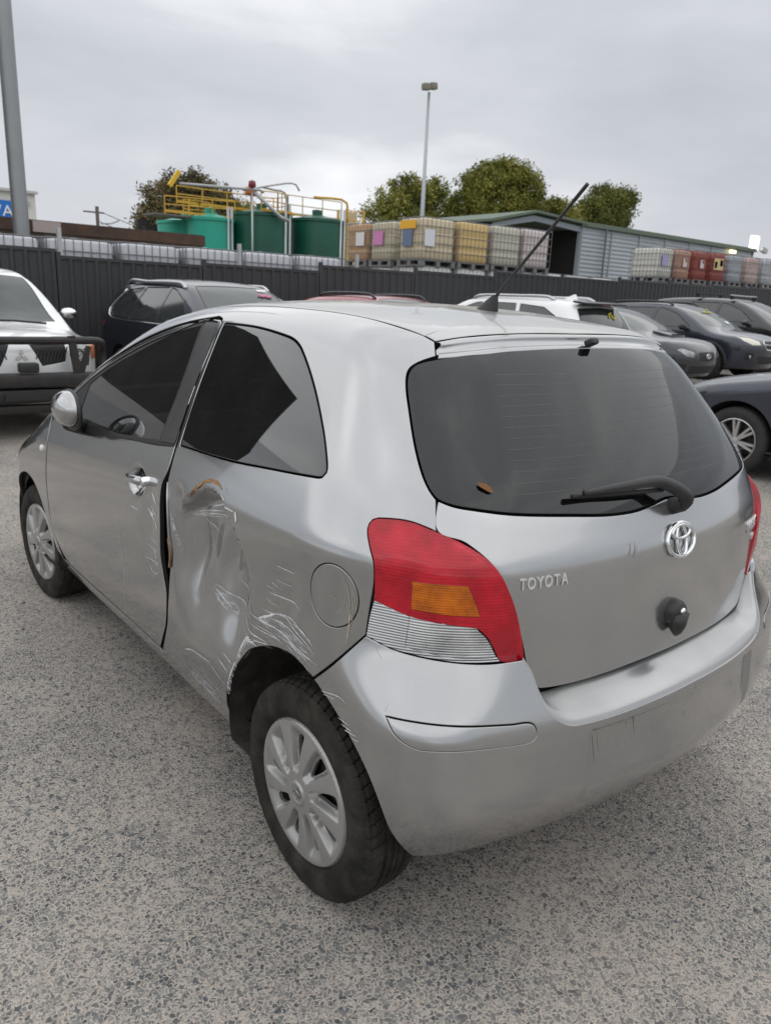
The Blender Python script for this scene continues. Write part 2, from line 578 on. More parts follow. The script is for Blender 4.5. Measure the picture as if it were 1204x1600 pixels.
def put(name, arr, mat, parent, mirror=False, dark=True):
    V, F, n, dk = arr
    if mirror:
        V = V * [1, -1, 1]; n = n * [1, -1, 1]; F = F[:, ::-1]
    return mesh_obj(name, V, F, mat, parent, True, n, None, dk if dark else None)
# ---- outlines of the hatchback panels (x, y, z; 4th value 1 marks a corner) and of its scratches
OUT={"lamp":[[-0.341,0.676,1.082,1],[-0.29,0.71,1.097],[-0.24,0.742,1.096],[-0.219,0.757,1.09],[-0.215,0.768,1.071],[-0.233,0.776,1.04],[-0.255,0.779,1.002],[-0.261,0.78,0.959],[-0.256,0.785,0.896],[-0.25,0.789,0.829,1],[-0.298,0.763,0.813],[-0.341,0.733,0.805],[-0.403,0.673,0.796],[-0.452,0.6,0.791],[-0.477,0.543,0.788],[-0.485,0.514,0.792,1],[-0.481,0.524,0.839],[-0.471,0.544,0.911],[-0.459,0.567,0.968],[-0.443,0.588,1.009],[-0.417,0.612,1.038],[-0.384,0.641,1.062]],
"lamp_clear":[[-0.263,0.78,0.917,1],[-0.335,0.734,0.896],[-0.393,0.681,0.888],[-0.433,0.627,0.881,1],[-0.448,0.603,0.853],[-0.465,0.574,0.794,1],[-0.437,0.626,0.793],[-0.403,0.673,0.796],[-0.341,0.733,0.805],[-0.298,0.763,0.813],[-0.25,0.789,0.829,1],[-0.256,0.785,0.881]],
"lamp_clear_in":[[-0.335,0.734,0.896,1],[-0.393,0.681,0.888],[-0.433,0.627,0.881,1],[-0.447,0.606,0.853],[-0.461,0.582,0.805,1],[-0.437,0.627,0.804],[-0.403,0.673,0.806],[-0.362,0.714,0.814],[-0.331,0.74,0.82,1]],
"lamp_amber":[[-0.333,0.732,0.978,1],[-0.381,0.687,0.978],[-0.416,0.645,0.977,1],[-0.427,0.632,0.941],[-0.436,0.621,0.907,1],[-0.396,0.676,0.909],[-0.336,0.733,0.914,1]],
"glass":[[-0.181,0.0,1.466],[-0.17,0.288,1.46],[-0.156,0.414,1.45],[-0.124,0.507,1.435],[-0.107,0.537,1.427],[-0.099,0.557,1.418],[-0.102,0.577,1.4],[-0.119,0.595,1.373],[-0.16,0.618,1.322],[-0.216,0.644,1.251],[-0.263,0.658,1.194],[-0.292,0.66,1.163],[-0.316,0.654,1.144],[-0.34,0.635,1.135],[-0.362,0.612,1.13],[-0.418,0.517,1.117],[-0.463,0.345,1.101],[-0.48,0.247,1.092],[-0.489,0.155,1.09],[-0.489,0.082,1.096],[-0.487,0.021,1.104],[-0.488,0.0,1.105]],
"hatch":[[-0.488,0.0,1.105,1],[-0.487,0.021,1.104],[-0.489,0.082,1.096],[-0.489,0.155,1.09],[-0.48,0.247,1.092],[-0.463,0.345,1.101],[-0.418,0.517,1.117],[-0.362,0.612,1.13],[-0.34,0.635,1.135],[-0.316,0.654,1.144],[-0.314,0.656,1.144,1],[-0.342,0.675,1.082],[-0.391,0.633,1.061],[-0.447,0.585,1.002],[-0.47,0.547,0.911],[-0.484,0.517,0.815],[-0.487,0.51,0.787],[-0.492,0.489,0.732],[-0.495,0.48,0.716],[-0.499,0.461,0.704],[-0.521,0.346,0.697],[-0.543,0.12,0.7],[-0.546,0.0,0.7,1]],
"side":[[-0.047,0.482,1.483,1],[-0.081,0.477,1.471,1],[-0.117,0.504,1.44,1],[-0.101,0.547,1.424],[-0.097,0.572,1.407],[-0.117,0.594,1.375],[-0.16,0.618,1.322],[-0.216,0.644,1.251],[-0.263,0.658,1.194],[-0.294,0.66,1.162],[-0.313,0.656,1.145,1],[-0.341,0.676,1.082,1],[-0.29,0.71,1.097],[-0.24,0.742,1.096],[-0.219,0.757,1.09],[-0.215,0.768,1.071],[-0.233,0.776,1.04],[-0.255,0.779,1.002],[-0.261,0.78,0.959],[-0.256,0.785,0.896],[-0.25,0.789,0.829,1],[-0.187,0.816,0.752],[-0.107,0.835,0.671,1],[-0.043,0.841,0.694],[0.03,0.842,0.691],[0.116,0.841,0.665],[0.21,0.842,0.614],[0.286,0.842,0.548],[0.337,0.837,0.471],[0.373,0.826,0.397],[0.393,0.812,0.34],[0.385,0.8,0.3],[0.39,0.787,0.262,1],[0.45,0.78,0.25],[0.8,0.777,0.247],[1.2,0.777,0.247],[1.6,0.781,0.247],[2.0,0.784,0.247],[2.08,0.787,0.25,1],[2.085,0.804,0.29],[2.05,0.815,0.325,1],[1.95,0.812,0.318],[1.5,0.808,0.318],[1.1,0.806,0.318],[0.905,0.806,0.32,1],[0.782,0.837,0.476],[0.752,0.842,0.581],[0.738,0.842,0.653],[0.718,0.842,0.744],[0.731,0.841,0.837],[0.749,0.835,0.922],[0.76,0.827,0.971],[0.762,0.816,1.011],[0.771,0.788,1.082,1],[0.834,0.679,1.29],[0.893,0.561,1.472],[0.95,0.543,1.487,1],[1.2,0.561,1.452],[1.45,0.597,1.388],[1.7,0.643,1.293],[1.95,0.688,1.175],[2.15,0.74,1.05],[2.2,0.776,0.99,1],[2.42,0.655,0.99,1],[2.2,0.618,1.111],[1.9,0.575,1.265],[1.6,0.535,1.4],[1.32,0.5,1.478],[1.1,0.487,1.509],[0.8,0.49,1.527],[0.506,0.494,1.529],[0.214,0.495,1.519],[0.045,0.497,1.501]],
"door":[[0.892,0.563,1.47],[0.859,0.618,1.39],[0.837,0.679,1.289],[0.787,0.782,1.093],[0.78,0.798,1.058],[0.781,0.816,1.007],[0.806,0.828,0.957],[0.809,0.835,0.908],[0.807,0.84,0.821],[0.809,0.842,0.716],[0.789,0.842,0.648],[0.768,0.842,0.582],[0.792,0.838,0.479],[0.844,0.828,0.409],[0.925,0.808,0.325,1],[1.2,0.807,0.323],[1.5,0.81,0.323],[1.85,0.813,0.323],[1.98,0.817,0.335],[2.06,0.837,0.42],[2.1,0.848,0.55],[2.12,0.845,0.7],[2.12,0.83,0.85],[2.14,0.796,0.97],[2.1,0.754,1.05],[1.93,0.703,1.165],[1.69,0.652,1.283],[1.44,0.605,1.378],[1.2,0.57,1.442],[0.96,0.553,1.477,1]],
"door_clean":[[0.87,0.612,1.4],[0.84,0.701,1.25],[0.81,0.778,1.1],[0.8,0.818,1],[0.795,0.839,0.85],[0.8,0.841,0.65],[0.83,0.834,0.45],[0.9,0.817,0.36],[0.925,0.808,0.325,1],[1.2,0.807,0.323],[1.5,0.81,0.323],[1.85,0.813,0.323],[1.98,0.817,0.335],[2.06,0.837,0.42],[2.1,0.848,0.55],[2.12,0.845,0.7],[2.12,0.83,0.85],[2.14,0.796,0.97],[2.1,0.754,1.05],[1.93,0.703,1.165],[1.69,0.652,1.283],[1.44,0.605,1.378],[1.2,0.57,1.442],[0.96,0.553,1.477,1]],
"dlo":[[0.921,0.563,1.469,1],[1.034,0.556,1.47],[1.2,0.584,1.425],[1.44,0.618,1.358],[1.69,0.666,1.262],[1.9,0.716,1.155],[2.03,0.765,1.05],[2.06,0.793,0.985,1],[1.68,0.8,0.987],[1.253,0.793,1.033],[0.921,0.791,1.065],[0.79,0.787,1.083,1],[0.839,0.678,1.291]],
"dglass":[[1.036,0.57,1.454,1],[1.21,0.587,1.42],[1.44,0.627,1.343],[1.69,0.675,1.247],[1.8,0.703,1.19],[1.84,0.715,1.165,1],[1.8,0.785,1.02,1],[1.332,0.788,1.039],[0.93,0.784,1.08,1],[0.955,0.692,1.26]],
"bpillar":[[1.015,0.56,1.466,1],[0.917,0.565,1.467,1],[0.837,0.679,1.289],[0.798,0.785,1.088,1],[0.915,0.786,1.076,1],[0.936,0.692,1.262]],
"qwin":[[0.865,0.565,1.469,1],[0.81,0.678,1.292],[0.753,0.784,1.091,1],[0.445,0.786,1.104],[0.199,0.781,1.125],[-0.005,0.776,1.145],[-0.036,0.773,1.151],[-0.043,0.765,1.164],[-0.028,0.754,1.188],[0.041,0.72,1.252],[0.172,0.664,1.346],[0.308,0.614,1.422],[0.366,0.599,1.444],[0.429,0.59,1.454],[0.638,0.574,1.469]],
"fuel":[[-0.159,0.823,0.901]],
"roof_rear":[[-0.047,0.482,1.483],[-0.042,0.398,1.502],[-0.022,0.239,1.516],[-0.005,0.038,1.524]],
"lip":[[-0.081,0.477,1.471],[-0.101,0.408,1.483],[-0.12,0.241,1.494],[-0.13,0.045,1.496]],
"antenna":[[0.238,-0.049,1.55]],
"bumper":[[-0.631,0.0,0.645,1],[-0.628,0.12,0.643],[-0.613,0.28,0.64],[-0.593,0.4,0.641],[-0.581,0.45,0.648],[-0.561,0.493,0.681],[-0.541,0.506,0.716],[-0.515,0.517,0.772],[-0.5,0.532,0.8,1],[-0.467,0.617,0.799],[-0.417,0.687,0.803],[-0.353,0.744,0.81],[-0.309,0.772,0.817],[-0.258,0.796,0.831,1],[-0.211,0.833,0.764],[-0.121,0.842,0.675,1],[-0.198,0.843,0.642],[-0.268,0.843,0.602],[-0.332,0.841,0.548],[-0.371,0.829,0.478],[-0.384,0.799,0.391],[-0.361,0.7,0.262],[-0.335,0.68,0.245],[-0.357,0.6,0.241],[-0.392,0.45,0.24],[-0.427,0.25,0.24],[-0.442,0.0,0.24,1]],
"reflect":[[-0.366,0.816,0.688,1],[-0.435,0.769,0.689],[-0.503,0.68,0.684],[-0.536,0.593,0.675],[-0.551,0.546,0.67],[-0.56,0.535,0.651],[-0.562,0.542,0.633],[-0.556,0.566,0.628],[-0.516,0.688,0.635],[-0.48,0.749,0.636],[-0.441,0.789,0.636],[-0.4,0.813,0.655]],
"plate":[[-0.599,0.391,0.613,1],[-0.623,0.222,0.625],[-0.634,0.068,0.629],[-0.61,0.375,0.52]],
"emblem":[[-0.531,-0.005,1.004]],
"toyota":[[-0.471,0.535,0.971],[-0.5,0.411,0.967],[-0.486,0.475,0.97]],
"lock":[[-0.545,0.006,0.811]],
"wiper":[[-0.496,-0.152,1.075],[-0.43,0.363,1.151],[-0.452,0.087,1.158],[-0.467,-0.079,1.136]],
"leaf":[[-0.359,0.562,1.174]],
"rust":[[0.608,0.828,0.984],[0.564,0.822,1.009],[0.492,0.815,1.035],[0.401,0.82,1.029],[0.316,0.83,1.004]],
"dentc":[[0.424,0.842,0.864],[0.626,0.842,0.807],[0.43,0.837,0.958],[0.387,0.842,0.738],[0.162,0.841,0.74]],
"lock2":[[0.918,0.828,0.944]],
"handle":[[1.135,0.828,0.914],[1.023,0.825,0.944],[0.916,0.829,0.937],[1.006,0.834,0.884]],
"mirror":[[1.792,0.79,1.009]],
"rep":[[2.203,0.833,0.829]]}
SCR={"quarter":[[[[0.056,0.841,0.912],[-0.024,0.842,0.916]],1.2],[[[0.057,0.841,0.874],[-0.011,0.842,0.875]],1.2],[[[0.106,0.841,0.843],[0.073,0.841,0.844]],1],[[[0.082,0.841,0.86],[0.053,0.841,0.856]],1],[[[0.094,0.841,0.828],[0.024,0.842,0.832],[-0.02,0.842,0.835],[-0.046,0.841,0.827]],1.6],[[[0.111,0.841,0.808],[0.058,0.841,0.797]],1],[[[0.216,0.842,0.732],[0.136,0.841,0.732],[0.057,0.841,0.736],[0.006,0.842,0.733],[-0.054,0.841,0.722],[-0.12,0.833,0.71]],1.8],[[[0.133,0.841,0.772],[0.093,0.841,0.771],[0.023,0.842,0.781],[-0.027,0.842,0.769],[-0.081,0.839,0.752],[-0.112,0.834,0.732]],1.6],[[[0.07,0.841,0.78],[-0.021,0.842,0.788],[-0.062,0.84,0.775],[-0.098,0.836,0.764]],1.6],[[[0.387,0.842,0.75],[0.28,0.842,0.735]],1.4],[[[0.389,0.842,0.697],[0.324,0.842,0.684],[0.275,0.842,0.673],[0.194,0.842,0.675],[0.105,0.841,0.681]],2.2],[[[0.201,0.842,0.701],[0.118,0.841,0.705],[0.04,0.842,0.713]],1.2],[[[0.148,0.841,0.736],[0.108,0.841,0.755],[0.07,0.841,0.775]],3.5],[[[0.099,0.841,0.756],[-0.011,0.842,0.759],[-0.09,0.837,0.74]],1.2],[[[0.023,0.842,0.727],[-0.054,0.841,0.716],[-0.1,0.836,0.697]],1.2],[[[0.65,0.839,0.896],[0.528,0.839,0.922],[0.433,0.84,0.923],[0.345,0.841,0.922],[0.245,0.841,0.919]],1.6],[[[0.449,0.831,0.988],[0.365,0.832,0.991],[0.294,0.834,0.991]],3],[[[0.509,0.833,0.972],[0.409,0.835,0.973],[0.33,0.835,0.983]],1.6],[[[0.659,0.839,0.9],[0.584,0.838,0.922],[0.513,0.837,0.938]],2],[[[0.649,0.839,0.892],[0.555,0.839,0.908],[0.515,0.839,0.914]],1.2],[[[0.61,0.84,0.89],[0.572,0.841,0.879],[0.536,0.841,0.857]],1.4],[[[0.564,0.834,0.957],[0.525,0.831,0.977],[0.482,0.827,1],[0.434,0.821,1.022]],2.6],[[[0.544,0.835,0.954],[0.497,0.832,0.976],[0.447,0.827,1.001],[0.405,0.824,1.017]],2.2],[[[0.569,0.836,0.942],[0.535,0.835,0.956],[0.503,0.834,0.967]],2.4],[[[0.51,0.834,0.962],[0.471,0.832,0.979]],1.8],[[[0.493,0.829,0.988],[0.452,0.824,1.011]],2],[[[0.288,0.834,0.994],[0.274,0.838,0.969]],5],[[[0.393,0.824,1.018],[0.361,0.828,1.006]],2],[[[0.656,0.832,0.434],[0.591,0.836,0.458],[0.45,0.837,0.47]],1.8],[[[0.663,0.813,0.341],[0.555,0.811,0.335],[0.444,0.808,0.325]],1.2],[[[0.531,0.842,0.683],[0.465,0.842,0.675],[0.403,0.842,0.658]],1.3],[[[0.523,0.842,0.671],[0.462,0.842,0.659],[0.416,0.842,0.643]],1],[[[0.526,0.842,0.695],[0.43,0.842,0.695],[0.349,0.842,0.694]],1],[[[0.53,0.826,0.399],[0.418,0.823,0.382]],1],[[[0.452,0.836,0.462],[0.368,0.832,0.434]],1.2],[[[0.408,0.84,0.504],[0.346,0.838,0.484]],1.4],[[[0.388,0.841,0.529],[0.332,0.841,0.515]],1],[[[0.622,0.823,0.385],[0.458,0.818,0.362]],0.9],[[[0.594,0.815,0.348],[0.444,0.81,0.332]],0.9],[[[0.31,0.842,0.542],[0.301,0.842,0.582],[0.265,0.842,0.622],[0.205,0.842,0.656]],3.5],[[[0.298,0.842,0.551],[0.289,0.842,0.587],[0.25,0.842,0.624],[0.191,0.842,0.656]],2.5],[[[0.331,0.838,0.478],[0.315,0.841,0.531]],3],[[[0.281,0.842,0.582],[0.235,0.842,0.627],[0.17,0.841,0.657]],2],[[[0.353,0.831,0.427],[0.327,0.839,0.496]],2],[[[0.265,0.842,0.64],[0.191,0.842,0.648],[0.156,0.841,0.649]],2],[[[0.068,0.841,0.721],[-0.007,0.842,0.723],[-0.075,0.839,0.701]],1],[[[0.177,0.841,0.66],[0.094,0.841,0.678]],1.5],[[[-0.016,0.842,0.78],[-0.058,0.84,0.779],[-0.105,0.835,0.754]],1.2],[[[0.162,0.841,0.712],[0.078,0.841,0.714],[0.03,0.842,0.708]],0.9],[[[0.005,0.842,0.714],[-0.06,0.84,0.699],[-0.095,0.837,0.678]],1]],
"door":[[[[0.945,0.841,0.671],[0.851,0.842,0.677]],1.2],[[[0.918,0.841,0.656],[0.872,0.842,0.635],[0.832,0.842,0.643]],1.4],[[[1.195,0.839,0.769],[1.193,0.842,0.633],[1.157,0.841,0.536],[1.248,0.82,0.369]],0.8],[[[0.925,0.838,0.852],[0.907,0.839,0.838],[0.879,0.839,0.834]],4],[[[0.897,0.838,0.861],[0.868,0.839,0.848],[0.84,0.839,0.844]],3],[[[0.913,0.839,0.832],[0.868,0.84,0.823]],3],[[[0.851,0.84,0.821],[0.841,0.841,0.795]],6],[[[0.885,0.833,0.912],[0.841,0.837,0.878]],5],[[[0.918,0.841,0.747],[0.834,0.841,0.743]],1],[[[0.932,0.841,0.72],[0.848,0.841,0.717]],1],[[[1.064,0.838,0.825],[0.996,0.838,0.827]],2]],
"bumper":[[[[-0.154,0.842,0.66],[-0.231,0.843,0.679],[-0.258,0.843,0.675]],1.2],[[[-0.163,0.842,0.656],[-0.214,0.843,0.665]],1],[[[-0.227,0.843,0.624],[-0.273,0.843,0.627]],1.2],[[[-0.24,0.843,0.614],[-0.284,0.844,0.616]],1.2],[[[-0.254,0.843,0.606],[-0.298,0.843,0.612]],1.4],[[[-0.279,0.844,0.599],[-0.308,0.843,0.603]],1],[[[-0.283,0.788,0.814],[-0.305,0.786,0.791]],0.8],[[[-0.36,0.815,0.695],[-0.359,0.805,0.713]],0.8]],
"dust":[[[[-0.212,0.805,0.885],[-0.209,0.807,0.845],[-0.207,0.808,0.812],[-0.203,0.81,0.787]],1.8]],
"gap_strip":[[[[0.764,0.788,1.083],[0.785,0.739,1.182],[0.822,0.679,1.291],[0.847,0.625,1.381],[0.882,0.561,1.473]],6]],
"scuff":[[[[0.578,0.836,0.942],[0.53,0.833,0.967],[0.477,0.829,0.992],[0.414,0.823,1.017]],14],[[[0.291,0.833,0.994],[0.275,0.839,0.965]],8],[[[0.302,0.841,0.537],[0.289,0.842,0.587],[0.243,0.842,0.627],[0.17,0.841,0.659]],16],[[[0.358,0.827,0.405],[0.327,0.838,0.48],[0.302,0.841,0.537]],12],[[[0.148,0.841,0.732],[0.062,0.841,0.745],[-0.025,0.842,0.74],[-0.095,0.837,0.716]],22],[[[0.642,0.815,0.351],[0.536,0.816,0.352],[0.438,0.813,0.343]],26],[[[0.649,0.839,0.898],[0.575,0.838,0.919],[0.503,0.838,0.933]],10],[[[0.509,0.842,0.676],[0.431,0.842,0.666],[0.37,0.842,0.652]],20],[[[0.713,0.839,0.888],[0.698,0.841,0.829],[0.682,0.842,0.765]],8]],
"scuffdoor":[[[[0.919,0.838,0.855],[0.89,0.839,0.84],[0.857,0.84,0.826]],16],[[[0.857,0.84,0.826],[0.841,0.841,0.799]],9],[[[0.886,0.833,0.916],[0.841,0.837,0.883]],8],[[[0.885,0.841,0.733],[0.85,0.842,0.693],[0.837,0.842,0.656]],12]],
"drip":[[[[-0.619,0.261,0.624],[-0.623,0.255,0.594]],1.2],[[[-0.621,0.247,0.624],[-0.623,0.244,0.601]],1],[[[-0.622,0.234,0.622],[-0.626,0.229,0.589],[-0.629,0.223,0.558]],1.6],[[[-0.634,-0.007,0.635],[-0.639,-0.014,0.592]],1],[[[-0.602,0.382,0.605],[-0.609,0.374,0.537]],1],[[[-0.604,0.371,0.605],[-0.613,0.357,0.522]],1],[[[-0.607,0.355,0.604],[-0.613,0.346,0.546]],0.8]],
"hatchdirt":[[[[-0.516,0.199,1.025],[-0.521,0.201,1.011],[-0.525,0.21,0.994]],1.4],[[[-0.517,0.182,1.026],[-0.523,0.184,1.008],[-0.527,0.193,0.988]],1.6],[[[-0.521,0.175,1.016],[-0.525,0.181,1.002]],1],[[[-0.54,0.086,0.888],[-0.54,0.085,0.879]],1]],
"flap":[[[[-0.195,0.81,0.951],[-0.205,0.807,0.922],[-0.21,0.806,0.892],[-0.206,0.808,0.865]],0.9],[[[-0.188,0.812,0.957],[-0.198,0.81,0.928]],0.6],[[[-0.174,0.819,0.862],[-0.189,0.814,0.876],[-0.198,0.81,0.897]],0.6],[[[-0.163,0.822,0.903],[-0.177,0.817,0.895]],0.5],[[[-0.213,0.804,0.917],[-0.218,0.803,0.887],[-0.215,0.804,0.847]],1],[[[-0.217,0.802,0.933],[-0.224,0.8,0.888]],0.8],[[[-0.209,0.807,0.829],[-0.219,0.803,0.864]],0.8]],
"rust":[[[[0.599,0.832,0.964],[0.577,0.829,0.981],[0.553,0.825,1],[0.51,0.817,1.027],[0.469,0.814,1.04],[0.427,0.815,1.04],[0.394,0.819,1.031]],5.5]]}
# ------------------------------------------------------------------ silver hatchback: body functions
zc = cub([-.6, -.2, .4, 1.2, 2.0, 3.2], [1.03, 1.012, .985, .945, .885, .80])
wm = cub([-.6, -.1, .5, 1.2, 1.9, 2.46, 3.0, 3.4], [.848, .842, .842, .842, .848, .850, .81, .68])
def ws(x, z):
    d = z - zc(x)
    tau = .012 + .05 * sstep(.2, 1.6, x) + .02 * sstep(-.1, .6, x)
    return wm(x) - .43 * softp(d, tau) - .22 * np.maximum(d, 0)**2 - .055 * np.maximum((.56 - z) / .30, 0)**2
bow = lambda y: .20 * y * y + .10 * y**4
xr_u = cub([.2, .60, .80, .95, 1.005, 1.06, 1.12, 1.20, 1.455, 1.60], [-.54, -.545, -.545, -.538, -.531, -.508, -.478, -.422, -.205, -.08])
xr_b = cub([.20, .27, .34, .45, .55, .62, .66, .70, .74, .82, .95], [-.434, -.515, -.575, -.640, -.642, -.636, -.628, -.612, -.594, -.562, -.498])
zt0 = cub([-.35, -.18, .0, .2, .6, .95, 1.25, 1.5, 1.8, 2.1, 2.4, 2.6, 2.8, 3.0, 3.2, 3.4],
          [1.445, 1.492, 1.525, 1.547, 1.562, 1.553, 1.522, 1.472, 1.375, 1.262, 1.125, 1.03, .955, .885, .78, .62])
zt = lambda x, y: zt0(x) - (.09 * y * y + .10 * y**4) * (1 + 1.2 * sstep(1.4, 2.2, x))
xf = lambda y, z: 3.26 - .35 * y * y - .3 * y**4 - .5 * np.maximum(z - .55, 0)**2 - .6 * np.maximum(.35 - z, 0)**2
def F_up(x, y, z):
    y = np.abs(y)
    g = rmax(y - ws(x, z), xr_u(z) + bow(y) - x, .34 - .08 * sstep(1.0, 1.4, z))
    g = rmax(g, x - xf(y, z), .25)
    g = rmax(g, z - zt(x, y), .075)
    return rmax(g, .235 - z, .03)
def F_bm(x, y, z):
    y = np.abs(y)
    g = rmax(y - ws(x, z), xr_b(z) + .244 * y * y + .01 * y**4 - x, .178 + .162 * sstep(.64, .83, z))
    g = rmax(g, x - 1.5, .1)
    g = rmax(g, z - 1.2, .1)
    return rmax(g, .24 - z, .05)
CU = Chart(F_up, (1.0, 0, .75), (1.8, .85, .75))
CB = Chart(F_bm, (.6, 0, .60), (1.2, .85, .45))

def sidept(x, z):
    return (x, root(lambda t: F_up(x + 0 * t, t, z + 0 * t), .2, 1.1), z)
def toppt(x, y):
    return (x, y, root(lambda t: F_up(x + 0 * t, y + 0 * t, t), .5, 1.7))
def full(half):
    """left half outline from centre to centre -> closed loop"""
    h = [list(p) for p in half]
    return h + [[p[0], -p[1]] + list(p[2:]) for p in h[-2:0:-1]]
def mir(l):
    return [[p[0], -p[1]] + list(p[2:]) for p in l]

def G(a, s): return np.exp(-(a / s)**2)
def dent_side(P):
    x, y, z = P[:, 0], P[:, 1], P[:, 2]
    A = sstep(.17, .37, x) * (1 - sstep(.59, .70, x))
    top = 1.030 - 2.6 * (x - .46)**2
    B = (1 - sstep(-.042, -.008, z - top)) * sstep(.44, .82, z)
    d = -.085 * A * B + .008 * np.sin(38 * x + 9 * z) * np.sin(15 * z + 4 * x) * A * B
    d += .014 * G(x - .585, .030) * sstep(.62, .75, z) * (1 - sstep(.90, 1.0, z))
    d += -.020 * G(x - .675, .024) * sstep(.60, .76, z) * (1 - sstep(.94, 1.0, z))
    d += -.010 * G((x - .02) + (z - .80) * .5, .06) * G(z - .82, .09)
    d += -.014 * G(x - .33, .07) * G(z - .62, .10)
    return np.where(y > 0, d, 0)
def dent_door(P):
    x, y, z = P[:, 0], P[:, 1], P[:, 2]
    d = -.012 * G(x - .90, .06) * G(z - .80, .12)
    d += -.004 * G(x - 1.25, .25) * G(z - .62, .16)
    d += handle_bowl(x, z)
    return np.where(y > 0, d, 0)
def handle_bowl(x, z):
    q = np.sqrt(((x - 1.025) / .085)**2 + ((z - .925) / .060)**2)
    return -.024 * (1 - sstep(.35, 1.0, q))
def bowl_only(P):
    return handle_bowl(P[:, 0], P[:, 2])

M_SILVER = silver_paint('silver_paint', .025, base=.40)
M_SILVER_ROOF = silver_paint('silver_paint_dusty_roof', .55, (.47, .45, .41))
M_SILVER_GATE = silver_paint('silver_paint_tailgate', .12)
M_SILVER_BUMP = silver_paint('silver_paint_bumper', .10, base=.41)
M_GLASS = glass_mat('tinted_side_glass', (.30, .325, .315), .07, .012)
M_QGLASS = glass_mat('privacy_glass', (.05, .055, .055), .05, .012)
M_RGLASS = glass_mat('rear_glass_dusty', (.04, .045, .045), .05, .035, (.30, .31, .32), gain=.95)
M_WSCR = glass_mat('windscreen_glass', (.45, .50, .48), .06)
M_RED = pmat('lamp_red', (.55, .006, .02), .12, spec=.6, coat=.6, coat_r=.04, noise=(26, .35, (.36, .004, .015)))
M_AMBER = pmat('lamp_amber', (.72, .13, .004), .2, coat=.6, noise=(22, .5, (.35, .07, .006)))
M_CLEAR = pmat('lamp_clear', (.42, .43, .44), .2, .35, coat=.7, noise=(10, .5, (.27, .27, .275)))
M_SCR = pmat('bare_scratch', (.72, .73, .75), .7, 0, noise=(140, .7, (.42, .43, .44)))
M_RUST = pmat('rust', (.22, .10, .035), .9, noise=(90, .9, (.38, .24, .12)))
M_DUST = pmat('dried_dirt', (.42, .37, .29), .95)

def ribbed(name, base, cols, freq, axis=2, rough=.15):
    """lens with moulded ribs"""
    if name in MATS: return MATS[name]
    m = base.copy(); m.name = name
    nt = m.node_tree; b = nt.nodes['Principled BSDF']
    co = N(nt, 'ShaderNodeTexCoord'); sp = N(nt, 'ShaderNodeSeparateXYZ')
    nt.links.new(co.outputs['Object'], sp.inputs[0])
    mu = N(nt, 'ShaderNodeMath', operation='MULTIPLY'); mu.inputs[1].default_value = freq
    nt.links.new(sp.outputs[axis], mu.inputs[0])
    si = N(nt, 'ShaderNodeMath', operation='SINE'); nt.links.new(mu.outputs[0], si.inputs[0])
    bp = N(nt, 'ShaderNodeBump'); bp.inputs['Strength'].default_value = .22; bp.inputs['Distance'].default_value = .0012
    nt.links.new(si.outputs[0], bp.inputs['Height']); nt.links.new(bp.outputs[0], b.inputs['Normal'])
    MATS[name] = m
    return m
def lens(name, col, rib, axis=2, trans=.75, rough=.10, strength=.25, noise=None):
    m = pmat(name, col, rough, 0, spec=.5, coat=1.0, coat_r=.02, trans=trans, noise=noise)
    m.node_tree.nodes['Principled BSDF'].inputs['IOR'].default_value = 1.12
    m2 = ribbed(name + '_ribbed', m, None, rib, axis)
    for n in m2.node_tree.nodes:
        if n.type == 'BUMP': n.inputs['Strength'].default_value = strength
    return m2
M_REDR = lens('lamp_red_lens', (.88, .012, .040), 900, trans=.5, noise=(16, .7, (.42, .004, .016)))
M_AMBR = lens('lamp_amber_lens', (1.0, .25, .004), 1100, trans=.45, rough=.14, strength=.5, noise=(24, .85, (.38, .07, .004)))
M_CLRR = ribbed('lamp_clear_lens', pmat('lamp_clear_plain', (.50, .51, .52), .22, .55, coat=.9, coat_r=.03), None, 950)
for n_ in M_CLRR.node_tree.nodes:
    if n_.type == 'BUMP': n_.inputs['Strength'].default_value = .8
M_CLRX = ribbed('lamp_reverse_lens', pmat('lamp_reverse_plain', (.58, .59, .59), .18, .6, coat=.9, coat_r=.03, noise=(9, .9, (.20, .20, .205))), None, 950)
for n_ in M_CLRX.node_tree.nodes:
    if n_.type == 'BUMP': n_.inputs['Strength'].default_value = .7
M_REFL = pmat('lamp_reflector', (.62, .62, .62), .28, .75, noise=(14, .7, (.26, .25, .25)), bump=(34, .9))
M_LHOUS = pmat('lamp_housing', (.26, .26, .26), .6)

car = empty('silver_hatchback')
tag(car, 'dented silver three-door hatchback in the foreground with scraped rear quarter and missing number plate', 'car')

# ---- body panels
side_o = spline_loop(OUT['side'])
fuel_c = OUT['fuel'][0]
fuel_loop = np.array([sidept(fuel_c[0] + .070 * math.cos(a), fuel_c[2] + .0765 * math.sin(a)) for a in np.linspace(0, 2 * math.pi, 48, endpoint=False)])
qwin_o = spline_loop(OUT['qwin'])
clean_q = [list(sidept(x, z)) for x, z in ((.83, .45), (.80, .65), (.795, .85), (.80, 1.0))] + [list(sidept(.808, 1.085))]
sd = OUT['side']
i0 = next(i for i, p in enumerate(sd) if abs(p[0] - .905) < .004 and p[2] < .34)
i1 = next(i for i, p in enumerate(sd) if len(p) > 3 and abs(p[0] - .765) < .03 and 1.05 < p[2] < 1.12)
sd_clean = sd[:i0 + 1] + clean_q + sd[i1 + 1:]
quarter = put('side_panel', panel_arrays(CU, side_o, [qwin_o, fuel_loop], .013, dent_side), M_SILVER, car)
tag(quarter, 'dented and scraped rear quarter panel')
put('side_panel', panel_arrays(CU, spline_loop(sd_clean), [qwin_o], .03), M_SILVER, car, True)
